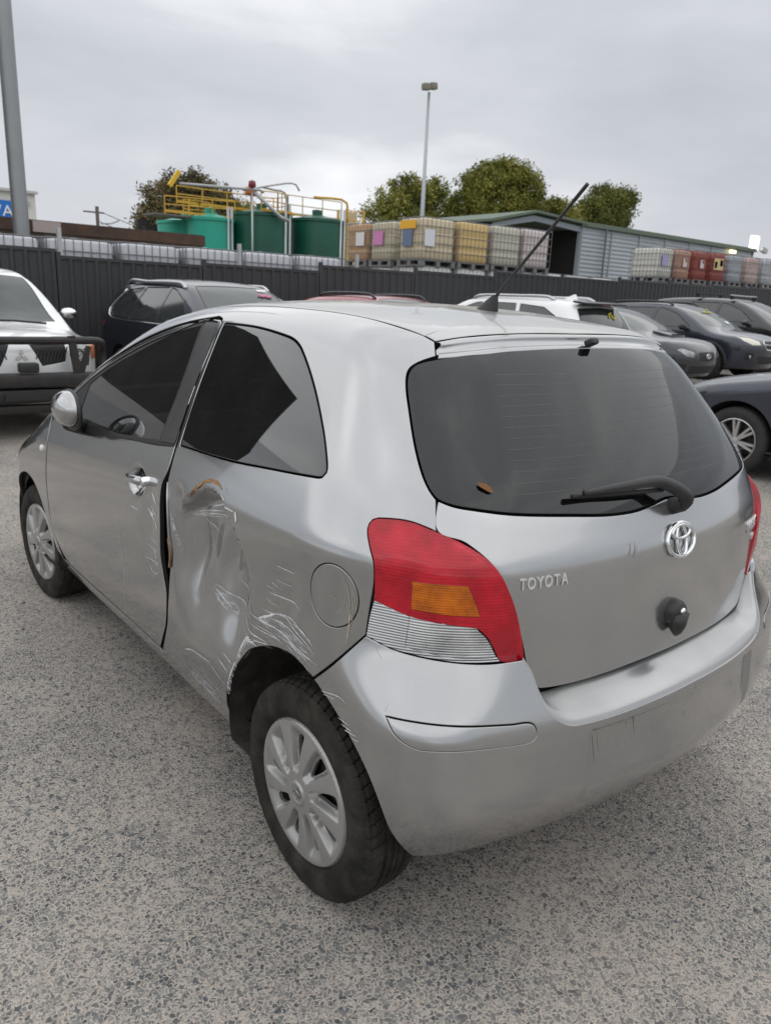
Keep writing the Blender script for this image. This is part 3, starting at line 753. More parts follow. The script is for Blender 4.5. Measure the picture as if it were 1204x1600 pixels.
flap = put('fuel_flap', panel_arrays(CU, fuel_loop, (), .012, dent_side, gap=.001), M_SILVER, quarter)
M_QSEAL = M_SEAL_SHADE
for s in (0, 1):
    g = put('quarter_window', panel_arrays(CU, qwin_o, (), .02, off=.003, gap=.004), M_QGLASS, car, s)

door_o = spline_loop(OUT['door']); door_c = spline_loop(OUT['door_clean'])
dlo_o = spline_loop(OUT['dlo']); dgl_o = spline_loop(OUT['dglass']); bpl_o = spline_loop(OUT['bpillar'])
doors = []
for s in (0, 1):
    d = put('door', panel_arrays(CU, door_c if s else door_o, [dlo_o], .014 if not s else .03, bowl_only if s else dent_door), M_SILVER, car, s)
    doors.append(d)
    put('window_surround', panel_arrays(CU, dlo_o, [dgl_o], .03, off=.005, gap=.0, depth=.012), M_SEAL_SHADE, d, s)
    put('door_glass', panel_arrays(CU, dgl_o, (), .03, off=.008, gap=.0), M_GLASS, d, s)
    put('pillar_trim', panel_arrays(CU, bpl_o, (), .03, off=.001, gap=.002), pmat('pillar_black', (.022, .022, .023), .38, noise=(14, .5, (.05, .05, .05))), d, s)
    # handle: bar, key barrel
    hb = MB().tube([sidept(1.098, .922)[:1] + (sidept(1.098, .922)[1] - .006, .922), (1.07, .838, .929), (1.02, .846, .934), (.965, .846, .938), (.935, .840, .941)], [.010, .0145, .016, .016, .014], 12)
    kb = MB().lathe([(0, .012), (.010, .012), (.0145, .010), (.0155, .006), (.017, 0), (.017, -.02)], 20, 'y', Matrix.Translation((.925, .840, .942)))
    if s:
        hb.V = [(a, -b, c) for a, b, c in hb.V]; kb.V = [(a, -b, c) for a, b, c in kb.V]
    h = hb.build('door_handle', M_SILVER, d, True)
    kb.build('key_lock', M_CHROME if not s else M_SILVER, h, True)
    # wing mirror, folded back against the window
    V = []; F = []
    nu, nv = 28, 18
    for i in range(nv + 1):
        ph = math.pi * i / nv
        for j in range(nu):
            th = 2 * math.pi * j / nu
            sx, sy, sz = math.cos(ph), math.sin(ph) * math.cos(th), math.sin(ph) * math.sin(th)
            k_ = 1 - .12 * sx
            V.append((1.590 + .115 * sx, .880 + (.058 * sy if sy > 0 else .030 * sy) * k_, 1.098 + .074 * (sz if sz > 0 else .88 * sz) * k_))
    for i in range(nv):
        for j in range(nu):
            j2 = (j + 1) % nu
            F.append((i * nu + j, i * nu + j2, (i + 1) * nu + j2, (i + 1) * nu + j))
    sg = -1 if s else 1
    mo = mesh_obj('wing_mirror', [(a, sg * b, c) for a, b, c in V], F, M_SILVER, d)
    st = MB().tube([(1.72, sg * .775, 1.00), (1.70, sg * .82, 1.015), (1.66, sg * .86, 1.03)], [.036, .034, .030], 10)
    st.build('mirror_stalk', M_BLACK, mo, True)
    rm = MB().tube([(1.590 + .116 * math.cos(a), sg * .868, 1.095 + .073 * math.sin(a)) for a in np.linspace(0, 2 * math.pi, 32, endpoint=False)], .009, 8, True)
    rm.build('mirror_rim', M_BLACK, mo, True)

roof_half = [list(toppt(-.0, 0)) + [1]] + [list(p) for p in OUT['roof_rear'][::-1]]
roof_half[-1] = roof_half[-1][:3] + [1]
roof_half += [list(toppt(x, .493)) for x in (.045, .214, .506)] + [list(toppt(.8, .487)), list(toppt(1.1, .484)), list(toppt(1.29, .49)) + [1], list(toppt(1.30, .25)), list(toppt(1.305, 0)) + [1]]
put('roof', panel_arrays(CU, spline_loop(full(roof_half)), (), .022, depth=.012), M_SILVER_ROOF, car)
# spoiler: roof continuation to the lip, then a concave face down to the glass
lip = [list(p) for p in OUT['lip'][::-1]]
lip[-1] = lip[-1][:3]
sp_half = [list(toppt(-.003, 0)) + [1]] + [list(p) for p in OUT['roof_rear'][::-1]]
sp_half[-1] = sp_half[-1][:3] + [1]
sp_half += [lip[-1] + [1]] + lip[-2::-1] + [[-.132, 0, 1.496, 1]]
spo = put('spoiler', panel_arrays(CU, spline_loop(full(sp_half)), (), .02, off=-.004, depth=.010), M_SILVER_ROOF, car)
def full_line(half):  # centre -> edge, returned right edge -> left edge
    half = [list(p) for p in half]
    return spline_loop([[p[0], -p[1], p[2]] for p in half[:0:-1]] + half, .02, False)
lipL = full_line([[-.134, 0, 1.495]] + [[p[0] - .002, p[1], p[2] - .001] for p in lip])
gtopL = full_line([[-.186, 0, 1.464], [-.175, .288, 1.458], [-.160, .414, 1.448], [-.121, .500, 1.438]])
def resample(P, n):
    P = np.asarray(P); s = np.r_[0, np.cumsum(np.linalg.norm(np.diff(P, axis=0), axis=1))]
    t = np.linspace(0, s[-1], n)
    return np.stack([np.interp(t, s, P[:, i]) for i in range(3)], 1)
lipL, gtopL = resample(lipL, 60), resample(gtopL, 60)
V = []; F = []
prof = [(0, 0, 0), (.04, -.016, .0015), (.10, -.020, -.001), (.25, -.012, -.002), (.5, .002, -.003), (.8, .004, -.002), (.9, -.004, .000), (1.0, .0, -.004)]
for t, dx, dz in prof:
    for a, b in zip(lipL, gtopL):
        p = a * (1 - t) + b * t
        V.append((p[0] + dx, p[1], p[2] + dz))
for k in range(len(prof) - 1):
    for i in range(59): F.append((k * 60 + i, k * 60 + i + 1, (k + 1) * 60 + i + 1, (k + 1) * 60 + i))
mesh_obj('spoiler_face', V, F, M_SILVER_BUMP, spo)
MB().box((-.192, 0, 1.478), (.030, .034, .018), Matrix.Rotation(R(25), 3, 'Y'), .006).build('washer_nozzle', M_BLACK, spo, 'auto')

gl_o = spline_loop(full(OUT['glass']))
rg = put('rear_window', panel_arrays(CU, gl_o, (), .022, off=.003, gap=.004), M_RGLASS, car)
hatch_o = spline_loop(full(OUT['hatch']))
hatch = put('tailgate', panel_arrays(CU, hatch_o, (), .016, gap=.0025), M_SILVER_GATE, car)

def lamp_bulge(P):
    y, z = np.abs(P[:, 1]), P[:, 2]
    return .012 * sstep(.80, .88, z) * (1 - sstep(1.02, 1.10, z)) * sstep(.50, .60, y) * (1 - sstep(.70, .775, y))
lamp_o = spline_loop(OUT['lamp'], .008); cl_o = spline_loop(OUT['lamp_clear'], .008); ci_o = spline_loop(OUT['lamp_clear_in'], .008); am_o = spline_loop(OUT['lamp_amber'], .008)
for s in (0, 1):
    # the red lens is a loop minus the amber window; the clear strip below it is its own lens
    red_pts = OUT['lamp']
    red = [p for p in red_pts[:8]] + [[*OUT['lamp_clear'][0][:3], 1]] + [OUT['lamp_clear'][1], OUT['lamp_clear'][2], OUT['lamp_clear'][3], OUT['lamp_clear'][4], [*OUT['lamp_clear'][5][:3], 1]] + red_pts[14:]
    red_o = spline_loop(red, .008)
    lr = put('tail_lamp', panel_arrays(CU, red_o, [am_o], .010, lamp_bulge, off=-.004, gap=.0006, edge=.0012, depth=.02, flange_holes=False), M_REDR, car, s, False)
    put('lamp_reflector', panel_arrays(CU, lamp_o, (), .012, off=.022, gap=.004, depth=.002), M_REFL, lr, s, False)
    put('indicator_lens', panel_arrays(CU, am_o, (), .010, lamp_bulge, off=-.0035, gap=.0002, depth=.004), M_AMBR, lr, s, False)
    put('clear_lens', panel_arrays(CU, cl_o, [ci_o], .010, lamp_bulge, off=-.004, gap=.0004, depth=.004), M_CLRR, lr, s, False)
    put('reversing_lens', panel_arrays(CU, ci_o, (), .010, lamp_bulge, off=-.0035, gap=.0002, depth=.004), M_CLRX, lr, s, False)

bump_o = spline_loop(full(OUT['bumper']))
refl_o = spline_loop(OUT['reflect'], .008)
def bump_disp(P):
    x, y, z = P[:, 0], np.abs(P[:, 1]), P[:, 2]
    rec = (1 - sstep(.374, .392, y)) * (1 - sstep(.608, .621, z)) * sstep(.40, .52, z)
    return -.013 * rec
bumper = put('rear_bumper', panel_arrays(CB, bump_o, [refl_o, np.array(mir(refl_o))], .014, bump_disp, gap=.0012), M_SILVER_BUMP, car, False, False)
for s in (0, 1):
    put('bumper_trim', panel_arrays(CB, refl_o, (), .012, off=-.003, gap=.0012, depth=.014), M_SILVER_BUMP, bumper, s, False)
nt_h = [OUT['bumper'][i] for i in range(9)]
nl = resample(full_line([list(p[:3]) for p in nt_h]), 80)
hb_h = [[-.540, 0, .698], [-.537, .12, .698], [-.516, .346, .695], [-.496, .461, .700], [-.487, .482, .718], [-.478, .492, .750], [-.470, .512, .790]]
hl = resample(full_line(hb_h), 80)
V = []; F = []
prof = [(0, .004, -.003), (.04, .004, .002), (.12, .0, .004), (.3, 0, .003), (.6, 0, 0), (.92, 0, -.004), (1.12, 0, -.012)]
for t, dx, dz in prof:
    for a, b in zip(nl, hl):
        p = a * (1 - t) + b * t
        V.append((p[0] + dx, p[1], p[2] + dz))
for k in range(len(prof) - 1):
    for i in range(79): F.append((k * 80 + i, k * 80 + i + 1, (k + 1) * 80 + i + 1, (k + 1) * 80 + i))
mesh_obj('bumper_step', V, F, silver_paint('silver_paint_dusty_ledge', .42, (.36, .35, .325)), bumper)

# ---- front end
arc = [list(sidept(2.46 + .348 * math.cos(a), .31 + .348 * math.sin(a))) for a in np.radians(np.arange(188, -10, -14))]
fend = [list(sidept(2.2, .99)) + [1]] + [list(sidept(x, z)) for x, z in ((2.15, .97), (2.13, .85), (2.13, .7), (2.11, .55), (2.07, .42))] + [list(sidept(2.058, .328)) + [1], list(sidept(2.10, .27)) + [1]] + arc + \
       [list(sidept(2.81, .255)) + [1], list(sidept(2.86, .45)), list(sidept(2.90, .60)) + [1], list(toppt(2.86, .66)), list(toppt(2.7, .68)), list(toppt(2.44, .66)) + [1]]
fo = spline_loop(fend)
hood = [list(toppt(3.12, 0)) + [1], list(toppt(3.08, .3)), list(toppt(2.98, .52)) , list(toppt(2.86, .65)) + [1], list(toppt(2.7, .67)), list(toppt(2.45, .65)) + [1], list(toppt(2.56, .4)), list(toppt(2.62, 0)) + [1]]
scr_h = [list(toppt(1.315, 0)) + [1], list(toppt(1.31, .25)), list(toppt(1.31, .49)) + [1], list(toppt(1.6, .53)), list(toppt(1.9, .57)), list(toppt(2.2, .612)), list(toppt(2.41, .648)) + [1], list(toppt(2.54, .4)), list(toppt(2.60, 0)) + [1]]
for s in (0, 1):
    put('front_fender', panel_arrays(CU, fo, (), .03), M_SILVER, car, s)
hood_o = spline_loop(full(hood)); scr_o = spline_loop(full(scr_h))
put('bonnet', panel_arrays(CU, hood_o, (), .035), M_SILVER_ROOF, car)
put('windscreen', panel_arrays(CU, scr_o, (), .04, off=.003), M_WSCR, car)
fb = [list(p) for p in hood[:4]] + [list(sidept(2.905, .60)) + [1], list(sidept(2.87, .45)), list(sidept(2.82, .255)) + [1], [3.0, .60, .24], [3.18, .3, .24], [3.22, 0, .24, 1]]
put('front_bumper', panel_arrays(CU, spline_loop(full(fb)), (), .035), M_SILVER, car)
for s in (0, 1):
    hlp = [list(toppt(2.72, .70)) + [1], list(toppt(2.86, .665)), list(toppt(2.98, .56)) + [1], list(sidept(3.0, .66)), list(sidept(2.93, .64)) + [1], list(sidept(2.80, .74))]
    put('headlamp', panel_arrays(CU, spline_loop(hlp), (), .02, off=-.004), pmat('headlamp_yellowed', (.50, .42, .27), .3, .2, coat=.5), car, s)
rp = MB().lathe([(0, .008), (.010, .007), (.016, .003), (.018, -.004)], 16, 'y', Matrix.Translation((2.203, .835, .829)))
rp.build('side_repeater', pmat('repeater_lens', (.75, .74, .72), .2, coat=.5), car, True)

# ---- inner shell, wheel wells
th = np.linspace(0, 2 * math.pi, 200, endpoint=False)
circ = CU.solve(np.stack([2.42 * np.cos(th), 2.42 * np.sin(th)], 1))
def arch_loop(cx, cz, r):
    return np.array([sidept(cx + r * math.cos(a), max(cz + r * math.sin(a), .275)) for a in np.linspace(0, 2 * math.pi, 60, endpoint=False)])
ar_r, ar_f = arch_loop(.015, .325, .355), arch_loop(2.46, .31, .345)
holes = [dgl_o, np.array(mir(dgl_o)), qwin_o, np.array(mir(qwin_o)), gl_o, scr_o, ar_r, np.array(mir(ar_r)), ar_f, np.array(mir(ar_f))]
def shell_loops():
    out = []
    for l in holes:
        keep = [l[0]]
        for p in l[1:]:
            if np.linalg.norm(np.array(p) - keep[-1]) > .006: keep.append(p)
        out.append(np.array(keep))
    return out
def shell_disp(P):
    return dent_side(P) * 1.25 + np.where(P[:, 1] > 0, -.03 * G(P[:, 0] - .76, .12) * G(P[:, 2] - .8, .2), 0)
put('inner_shell', panel_arrays(CU, circ, shell_loops(), .05, shell_disp, off=.035, gap=0, depth=.002), pmat('inner_panel', (.013, .015, .017), .85), car)
for cx, cz, r in ((.015, .325, .36), (2.46, .31, .35)):
    for sg in (1, -1):
        prof = [(r + .004, .822 if cx > 1 else .815), (r, .74), (r - .01, .66), (r - .03, .50), (.02, .49)]
        w = MB().lathe(prof, 44, 'y', Matrix.Translation((cx, 0, cz)))
        w.V = [(a, sg * (min(b, .60) if (a < cx - .12 and c < .62 and cx < 1) else b), max(c, .245)) for a, b, c in w.V]
        w.build('wheel_arch_liner', pmat('arch_liner', (.012, .011, .010), .9, noise=(14, .8, (.05, .042, .033)), bump=(22, .8)), car, True)

# ---- cabin
cab = MB()
M_SEAT = pmat('seat_cloth', (.035, .036, .038), .9)
for sy in (.36, -.36):
    st = MB()
    st.box((1.25, sy, .52), (.52, .48, .16), Matrix.Rotation(R(-8), 3, 'Y'), .05)
    st.box((1.00, sy, .86), (.14, .48, .62), Matrix.Rotation(R(-16), 3, 'Y'), .06)
    so = st.build('seat', M_SEAT, car, 'auto')
    MB().box((.90, sy, 1.235), (.09, .26, .15), Matrix.Rotation(R(-16), 3, 'Y'), .04).build('head_restraint', M_SEAT, so, 'auto')
bs = MB().box((.28, 0, .55), (.5, 1.15, .16), None, .05)
bs.box((.02, 0, .88), (.14, 1.15, .5), Matrix.Rotation(R(-18), 3, 'Y'), .05).build('rear_seat', M_SEAT, car, 'auto')
MB().box((2.05, 0, .86), (.5, 1.25, .24), Matrix.Rotation(R(8), 3, 'Y'), .08).build('dashboard', pmat('dash_grey', (.09, .09, .095), .7), car, 'auto')
MB().tube([(1.72 + .06 * math.cos(a), -.36 + .18 * math.sin(a), .98 + .17 * math.cos(a)) for a in np.linspace(0, 2 * math.pi, 24, endpoint=False)], .016, 8, True).build('steering_wheel', M_BLACK, car, True)

# ---- wheels
def make_tyre(ro=.300, rb=.190, w=.0925, nseg=540, pitch=60):
    prof = [(rb, .78), (rb + .010, .86), (rb + .022, .955), (rb + .040, 1.0), (rb + .060, 1.0), (ro - .030, .965), (ro - .016, .90), (ro - .008, .82)]
    tread = list(np.linspace(.76, -.76, 53))
    rows = [(r, y) for r, y in prof] + [(None, t) for t in tread] + [(r, -y) for r, y in reversed(prof)]
    V = []; F = []
    a = np.arange(nseg) * 2 * np.pi / nseg
    for r, yy in rows:
        y = yy * w
        if r is None:
            rr = ro - .0035 * (yy / .76)**2 - .004 * max(0, (abs(yy) - .62) / .14)**2
            rad = np.full(nseg, rr)
            for g, gw in ((.36, .045), (-.36, .045), (.10, .04), (-.10, .04)):
                if abs(yy - g) < gw: rad -= .0065
            ph = (a * pitch / (2 * np.pi) + abs(yy) * 1.1) % 1
            if abs(yy) > .42: rad = np.where(ph < .16, rad - .0055, rad)
            elif abs(abs(yy) - .23) < .09: rad = np.where(((a * pitch / (2 * np.pi) + yy * 2.2) % 1) < .14, rad - .0045, rad)
        else:
            rad = np.full(nseg, r)
            if r > ro - .02:
                ph = (a * pitch / (2 * np.pi) + .85) % 1
                rad = np.where(ph < .16, rad - .003, rad)
        for k in range(nseg):
            V.append((rad[k] * math.sin(a[k]), y, max(rad[k] * math.cos(a[k]), -.2935)))
    m = len(rows)
    for i in range(m - 1):
        for k in range(nseg):
            k2 = (k + 1) % nseg
            F.append((i * nseg + k, (i + 1) * nseg + k, (i + 1) * nseg + k2, i * nseg + k2))
    return V, F

def make_cap(ns=9, Rr=.203):
    per = 2 * math.pi / ns
    loops = [np.array([(Rr * math.cos(t), Rr * math.sin(t)) for t in np.linspace(0, 2 * math.pi, 200, endpoint=False)])]
    skew = lambda r: .9 * (r - .1)
    for k in range(ns):
        c = (k + .5) * per
        lo_, hi_ = [], []
        for r, w0 in ((.074, .02), (.086, .075), (.105, .110), (.128, .125), (.148, .110), (.160, .05)):
            lo_.append((r, c + skew(r) - w0)); hi_.append((r, c + skew(r) + w0))
        pts = lo_ + hi_[::-1]
        loops.append(np.array([(r * math.cos(t), r * math.sin(t)) for r, t in pts]))
    V2, T, li = cdt_panel(loops, .0030)
    r = np.hypot(V2[:, 0], V2[:, 1]); t = np.arctan2(V2[:, 1], V2[:, 0])
    a = (((t - skew(r)) / per + .5) % 1 - .5) * per                     # angle from spoke centre
    dome = .012 - .009 * (r / Rr)**2 - .012 * sstep(.194, .203, r)
    rec = sstep(.135, .205, np.abs(a)) * sstep(.055, .080, r) * (1 - sstep(.150, .188, r))
    crown = .0012 * (1 - np.clip(np.abs(a) / .16, 0, 1)**2) * sstep(.05, .09, r) * (1 - sstep(.165, .19, r))
    hub = .005 * (1 - sstep(.030, .036, r)) - .003 * (1 - sstep(.020, .026, r))
    z = dome - .020 * rec + crown + hub
    V = np.stack([V2[:, 0], z, V2[:, 1]], 1)
    F = [tuple(f[::-1]) for f in T]
    V = list(V)
    for k, l in enumerate(li):
        b = len(V); m = len(l)
        for i in l: V.append(V[i] - np.array([0, .010 if k else .02, 0]))
        for i in range(m):
            j = (i + 1) % m
            F.append((l[i], l[j], b + j, b + i))
    return V, F

tv, tf = make_tyre()
tyre0 = mesh_obj('tyre', tv, tf, M_TYRE, None); auto_smooth(tyre0, 30)
cv, cf = make_cap()
cap0 = mesh_obj('hubcap', cv, cf, M_CAP, None); auto_smooth(cap0, 28)
rimb = MB().lathe([(.198, .070), (.190, .062), (.178, .030), (.170, -.02), (.176, -.07), (.195, -.075)], 64, 'y')
rimb.lathe([(.175, .02), (.150, .040), (.11, .052), (.07, .046), (.03, .05), (.0, .05)], 64, 'y')
rim0 = rimb.build('steel_rim', M_STEEL, None, True)
def cap_logo():
    b = MB()
    for rx, rz, cz in ((.017, .012, 0), (.0055, .011, 0), (.011, .005, .0045)):
        b.tube([(rx * math.cos(a), 0, cz + rz * math.sin(a)) for a in np.linspace(0, 2 * math.pi, 24, endpoint=False)], .0016, 6, True)
    return b
logo0 = cap_logo().build('cap_emblem', pmat('cap_emblem_grey', (.30, .30, .30), .35, .6), None, True)
first = True
for (x, y, st, spin) in ((-.031, .73, 0, .35), (-.031, -.73, 0, 1.0), (2.46, .73, 4.2, .9), (2.46, -.73, 4.2, .2)):
    w = empty('wheel', (x, y, .293), R(st) + (math.pi if y < 0 else 0), car)
    parts = [tyre0, rim0, cap0, logo0]
    ps = parts if first else [dup(p) for p in parts]
    first = False
    ty, ri, ca, lo_ = ps
    for q in (ty, ri, ca): q.parent = w
    lo_.parent = ca
    ca.location = (0, .084, 0); ca.rotation_euler = (0, spin, 0)
    lo_.location = (0, .0175, 0)
    ty.rotation_euler = (0, 0, 0)

# ---- marks on the paint: every scratch follows the panel it is on
def on(chart, pts, disp, lift=.0012, off=0.0):
    P, n = chart.surf(chart.to2(np.array(pts)), disp, off)
    return P + n * lift, n
def scratch_mesh(chart, lst, disp, scale=.0017, lift=.0009, off=0.0, jag=.25):
    V = []; F = []
    for pts, w in lst:
        line = spline_loop(pts, .006, False)
        P, n = on(chart, line, disp, lift, off)
        if len(P) < 2: continue
        t = np.gradient(P, axis=0); t /= np.linalg.norm(t, axis=1, keepdims=True)
        b = np.cross(n, t)
        s = np.linspace(0, 1, len(P))
        wd = w * scale * (np.minimum(1, np.minimum(s, 1 - s) * 6) * .8 + .2) * (1 + jag * rng.standard_normal(len(P)))
        wd = np.clip(wd, .0003, None)[:, None]
        k = len(V)
        V += list(P - b * wd * .5) + list(P + b * wd * .5)
        m = len(P)
        F += [(k + i, k + i + 1, k + m + i + 1, k + m + i) for i in range(m - 1)]
    return V, F
def mark(name, chart, lst, disp, mat, parent, **kw):
    for one in lst:
        V, F = scratch_mesh(chart, [one], disp, **kw)
        if F: mesh_obj(name, V, F, mat, parent)
for k, par, ch, dsp in (('quarter', quarter, CU, dent_side), ('door', doors[0], CU, dent_door), ('bumper', bumper, CB, bump_disp)):
    mark('scratch', ch, SCR[k], dsp, M_SCR, par)
    if k != 'bumper':
        faint = []
        for a_, w_ in SCR[k]:
            if w_ < 2.3:
                for _ in range(2):
                    dx_, dz_ = rng.normal(0, .014), rng.normal(0, .012)
                    q_ = [[p_[0] + dx_, p_[1], p_[2] + dz_] for p_ in a_]
                    if len(q_) > 2 and rng.random() < .5: q_ = q_[:-1]
                    faint.append((q_, .45))
        mark('faint_scratch', ch, faint, dsp, pmat('faint_scratch', (.42, .43, .44), .5, .5), par)
mark('pillar_gap_strip', CU, SCR['gap_strip'], dent_side, M_SEAL_SHADE, quarter, jag=0, lift=.0015)  # black strip laid over the silver edge to stand for the dark gap
# broad scuffs: streaky, partly transparent paint transfer
M_SCUFF = bpy.data.materials.new('paint_scuff'); M_SCUFF.use_nodes = True
_nt = M_SCUFF.node_tree; _b = _nt.nodes['Principled BSDF']; _b.inputs['Base Color'].default_value = (.60, .61, .64, 1); _b.inputs['Roughness'].default_value = .75
_co = N(_nt, 'ShaderNodeTexCoord'); _mp = N(_nt, 'ShaderNodeMapping'); _mp.inputs['Scale'].default_value = (22, 22, 95); _mp.inputs['Rotation'].default_value = (0, R(-38), 0)
_n = N(_nt, 'ShaderNodeTexNoise'); _n.inputs['Scale'].default_value = 1.0; _n.inputs['Detail'].default_value = 6; _n.inputs['Roughness'].default_value = .7
_r = N(_nt, 'ShaderNodeMapRange'); _r.inputs[1].default_value = .44; _r.inputs[2].default_value = .66; _r.inputs[4].default_value = .85
_nt.links.new(_co.outputs['Object'], _mp.inputs[0]); _nt.links.new(_mp.outputs[0], _n.inputs['Vector']); _nt.links.new(_n.outputs['Fac'], _r.inputs[0]); _nt.links.new(_r.outputs[0], _b.inputs['Alpha'])
mark('scuff', CU, SCR['scuff'], dent_side, M_SCUFF, quarter, jag=.12, lift=.0006)
mark('scuff', CU, SCR['scuffdoor'], dent_door, M_SCUFF, doors[0], jag=.12, lift=.0006)
mark('rust_edge', CU, SCR['rust'], dent_side, M_RUST, quarter, jag=.25)
mark('dirt_drip', CU, SCR['dust'], dent_side, M_DUST, quarter)
mark('dirt_drip', CB, [(a_, w_ * .55) for a_, w_ in SCR['drip']], bump_disp, pmat('wet_dirt', (.20, .17, .135), .85), bumper)
mark('dirt_streak', CU, [(a_, w_ * .6) for a_, w_ in SCR['hatchdirt']], None, MATS['wet_dirt'], hatch)
mark('dust_streak', CU, SCR['flap'], dent_side, M_DUST, quarter, lift=.0014)
# folded panel edge along the open door gap
gp = [sidept(x, z) for x, z in ((.757, .975), (.742, .93), (.730, .86), (.724, .80), (.716, .745), (.722, .70))]
P, n = on(CU, spline_loop(gp, .01, False), dent_side, .002)
MB().tube(P, list(np.interp(np.linspace(0, 1, len(P)), [0, .15, .8, 1], [.0015, .0042, .0042, .001])), 8).build('folded_edge', M_SILVER, quarter, True)
P2, n2 = on(CU, spline_loop([sidept(.724, .80), sidept(.715, .745), sidept(.722, .70)], .008, False), dent_side, .0055)
MB().tube(P2, .0035, 6).build('rust_edge', M_RUST, quarter, True)

# ---- tailgate details
def frame_at(y, z, chart=CU):
    hi = -root(lambda t: F_up(-t, y + 0 * t, z + 0 * t), -.5, .9)
    p = np.array([[hi, y, z]]); n = chart.normal(p)[0]
    n = Vector(n); p = Vector(p[0])
    xax = Vector((0, 0, 1)).cross(n).normalized() * 1
    yax = n.cross(xax)
    return Matrix(((xax.x, yax.x, n.x, p.x), (xax.y, yax.y, n.y, p.y), (xax.z, yax.z, n.z, p.z), (0, 0, 0, 1)))
M0 = frame_at(-.004, 1.004)
em = MB()
def ell(rx, ry, cy, r, lift=.004):
    return [M0 @ Vector((rx * math.cos(a), cy + ry * math.sin(a), lift)) for a in np.linspace(0, 2 * math.pi, 40, endpoint=False)]
em.tube(ell(.062, .043, 0, 1), .0062, 8, True)
em.tube(ell(.022, .040, 0, 1, .005), .0050, 8, True)
em.tube(ell(.040, .017, .021, 1, .006), .0050, 8, True)
emo = em.build('badge', M_CHROME, hatch, True)
def letters(txt, size, M, mat, name, parent, depth=.0025, spacing=1.05):
    cu = bpy.data.curves.new(name, 'FONT'); cu.body = txt; cu.size = size; cu.extrude = depth / 2; cu.bevel_depth = .0003
    cu.align_x = 'CENTER'; cu.align_y = 'CENTER'; cu.space_character = spacing; cu.offset = .0002
    o = bpy.data.objects.new(name, cu); COL.objects.link(o)
    bpy.context.view_layer.update()
    me = bpy.data.meshes.new_from_object(o.evaluated_get(bpy.context.evaluated_depsgraph_get()))
    bpy.data.objects.remove(o)
    me.transform(M)
    me.materials.clear(); me.materials.append(mat)
    o = bpy.data.objects.new(name, me)
    return link(o, parent)
def bend_letters(txt, size, y0, z0, name, mat, w=.02, sx=1.0):
    for i, ch in enumerate(txt):
        y = y0 - (i - (len(txt) - 1) / 2) * w
        letters(ch, size, frame_at(y, z0) @ Matrix.Translation((0, 0, .0015)) @ Matrix.Diagonal((sx, 1, 1, 1)), mat, name, hatch)
bend_letters('TOYOTA', .038, .473, .970, 'badge_letter', pmat('badge_grey_chrome', (.66, .66, .66), .35, .35), .0225, .74)
bend_letters('YARIS', .050, -.505, .955, 'badge_letter', pmat('badge_bright', (.80, .80, .81), .2, .6), .026, .78)
bend_letters('YR', .030, -.535, .910, 'badge_letter', MATS['badge_bright'], .020, .85)
# pull handle with key barrel
Mh = frame_at(.004, .812)
pv = MB()
pv.lathe([(0, .030), (.026, .028), (.034, .018), (.036, 0), (.036, -.01)], 24, 'z', Mh)
pv.tube([Mh @ Vector((0, .0, .016)), Mh @ Vector((0, -.035, .018)), Mh @ Vector((0, -.052, .020)), Mh @ Vector((0, -.062, .018))], [.030, .024, .014, .006], 14)
po = pv.build('tailgate_pull', M_BLACK, hatch, True)
MB().lathe([(0, .034), (.009, .034), (.011, .030), (.011, .02)], 16, 'z', Mh @ Matrix.Translation((.004, .006, 0))).build('key_lock', M_CHROME, po, True)
# wiper
gw = np.array(OUT['wiper'])
piv = frame_at(-.005, 1.085)
arm = [piv @ Vector((0, 0, .030)), Vector((-.535, .0, 1.118)), Vector((-.515, .05, 1.150)), Vector((-.500, .10, 1.163)), Vector((-.492, .20, 1.163)), Vector((-.474, .345, 1.158))]
apts = spline_loop([tuple(p) for p in arm], .015, False)
wp = MB().tube(apts, list(np.interp(np.linspace(0, 1, len(apts)), [0, .12, .3, .6, 1], [.020, .018, .016, .013, .007])), 10)
wo = wp.build('rear_wiper', M_BLACK, hatch, True)
MB().tube(spline_loop([(-.500, .06, 1.137), (-.484, .20, 1.142), (-.452, .36, 1.146)], .02, False), .006, 6).build('wiper_blade', M_SEAL_SHADE, wo, True)
MB().lathe([(0, .042), (.016, .040), (.021, .030), (.022, 0)], 18, 'z', piv).build('wiper_pivot', M_BLACK, wo, True)
# heater lines on the inside of the rear window
V = []; F = []
for i in range(12):
    z = 1.155 + i * .0225
    ymx = .50 - .10 * (i / 11)
    ys = np.linspace(-ymx, ymx, 50)
    pts = []
    for y in ys:
        M = frame_at(float(y), float(z)); pts.append(np.array(M.translation))
    P, n = on(CU, pts, None, .0006, .003)
    k = len(V); V += list(P - [0, 0, .0004]) + list(P + [0, 0, .0004])
    F += [(k + j, k + j + 1, k + 51 + j, k + 50 + j) for j in range(49)]
mesh_obj('heater_line', V, F, pmat('heater_copper', (.22, .21, .19), .6), rg)
# dried leaf caught on the glass
lp = [(.012, 0), (.03, .008), (.045, .005), (.054, 0), (.045, -.006), (.022, -.007)]
Ml = frame_at(.56, 1.172) @ Matrix.Rotation(R(-32), 4, 'Z')
leaf = mesh_obj('dried_leaf', [Ml @ Vector((a - .03, b, .004 + .004 * math.sin(a * 60))) for a, b in lp], [(0, 1, 2, 3, 4, 5)], pmat('leaf_brown', (.20, .09, .03), .9))
tag(leaf, 'small curled brown leaf stuck to the lower left of the hatchback rear window', 'leaf')
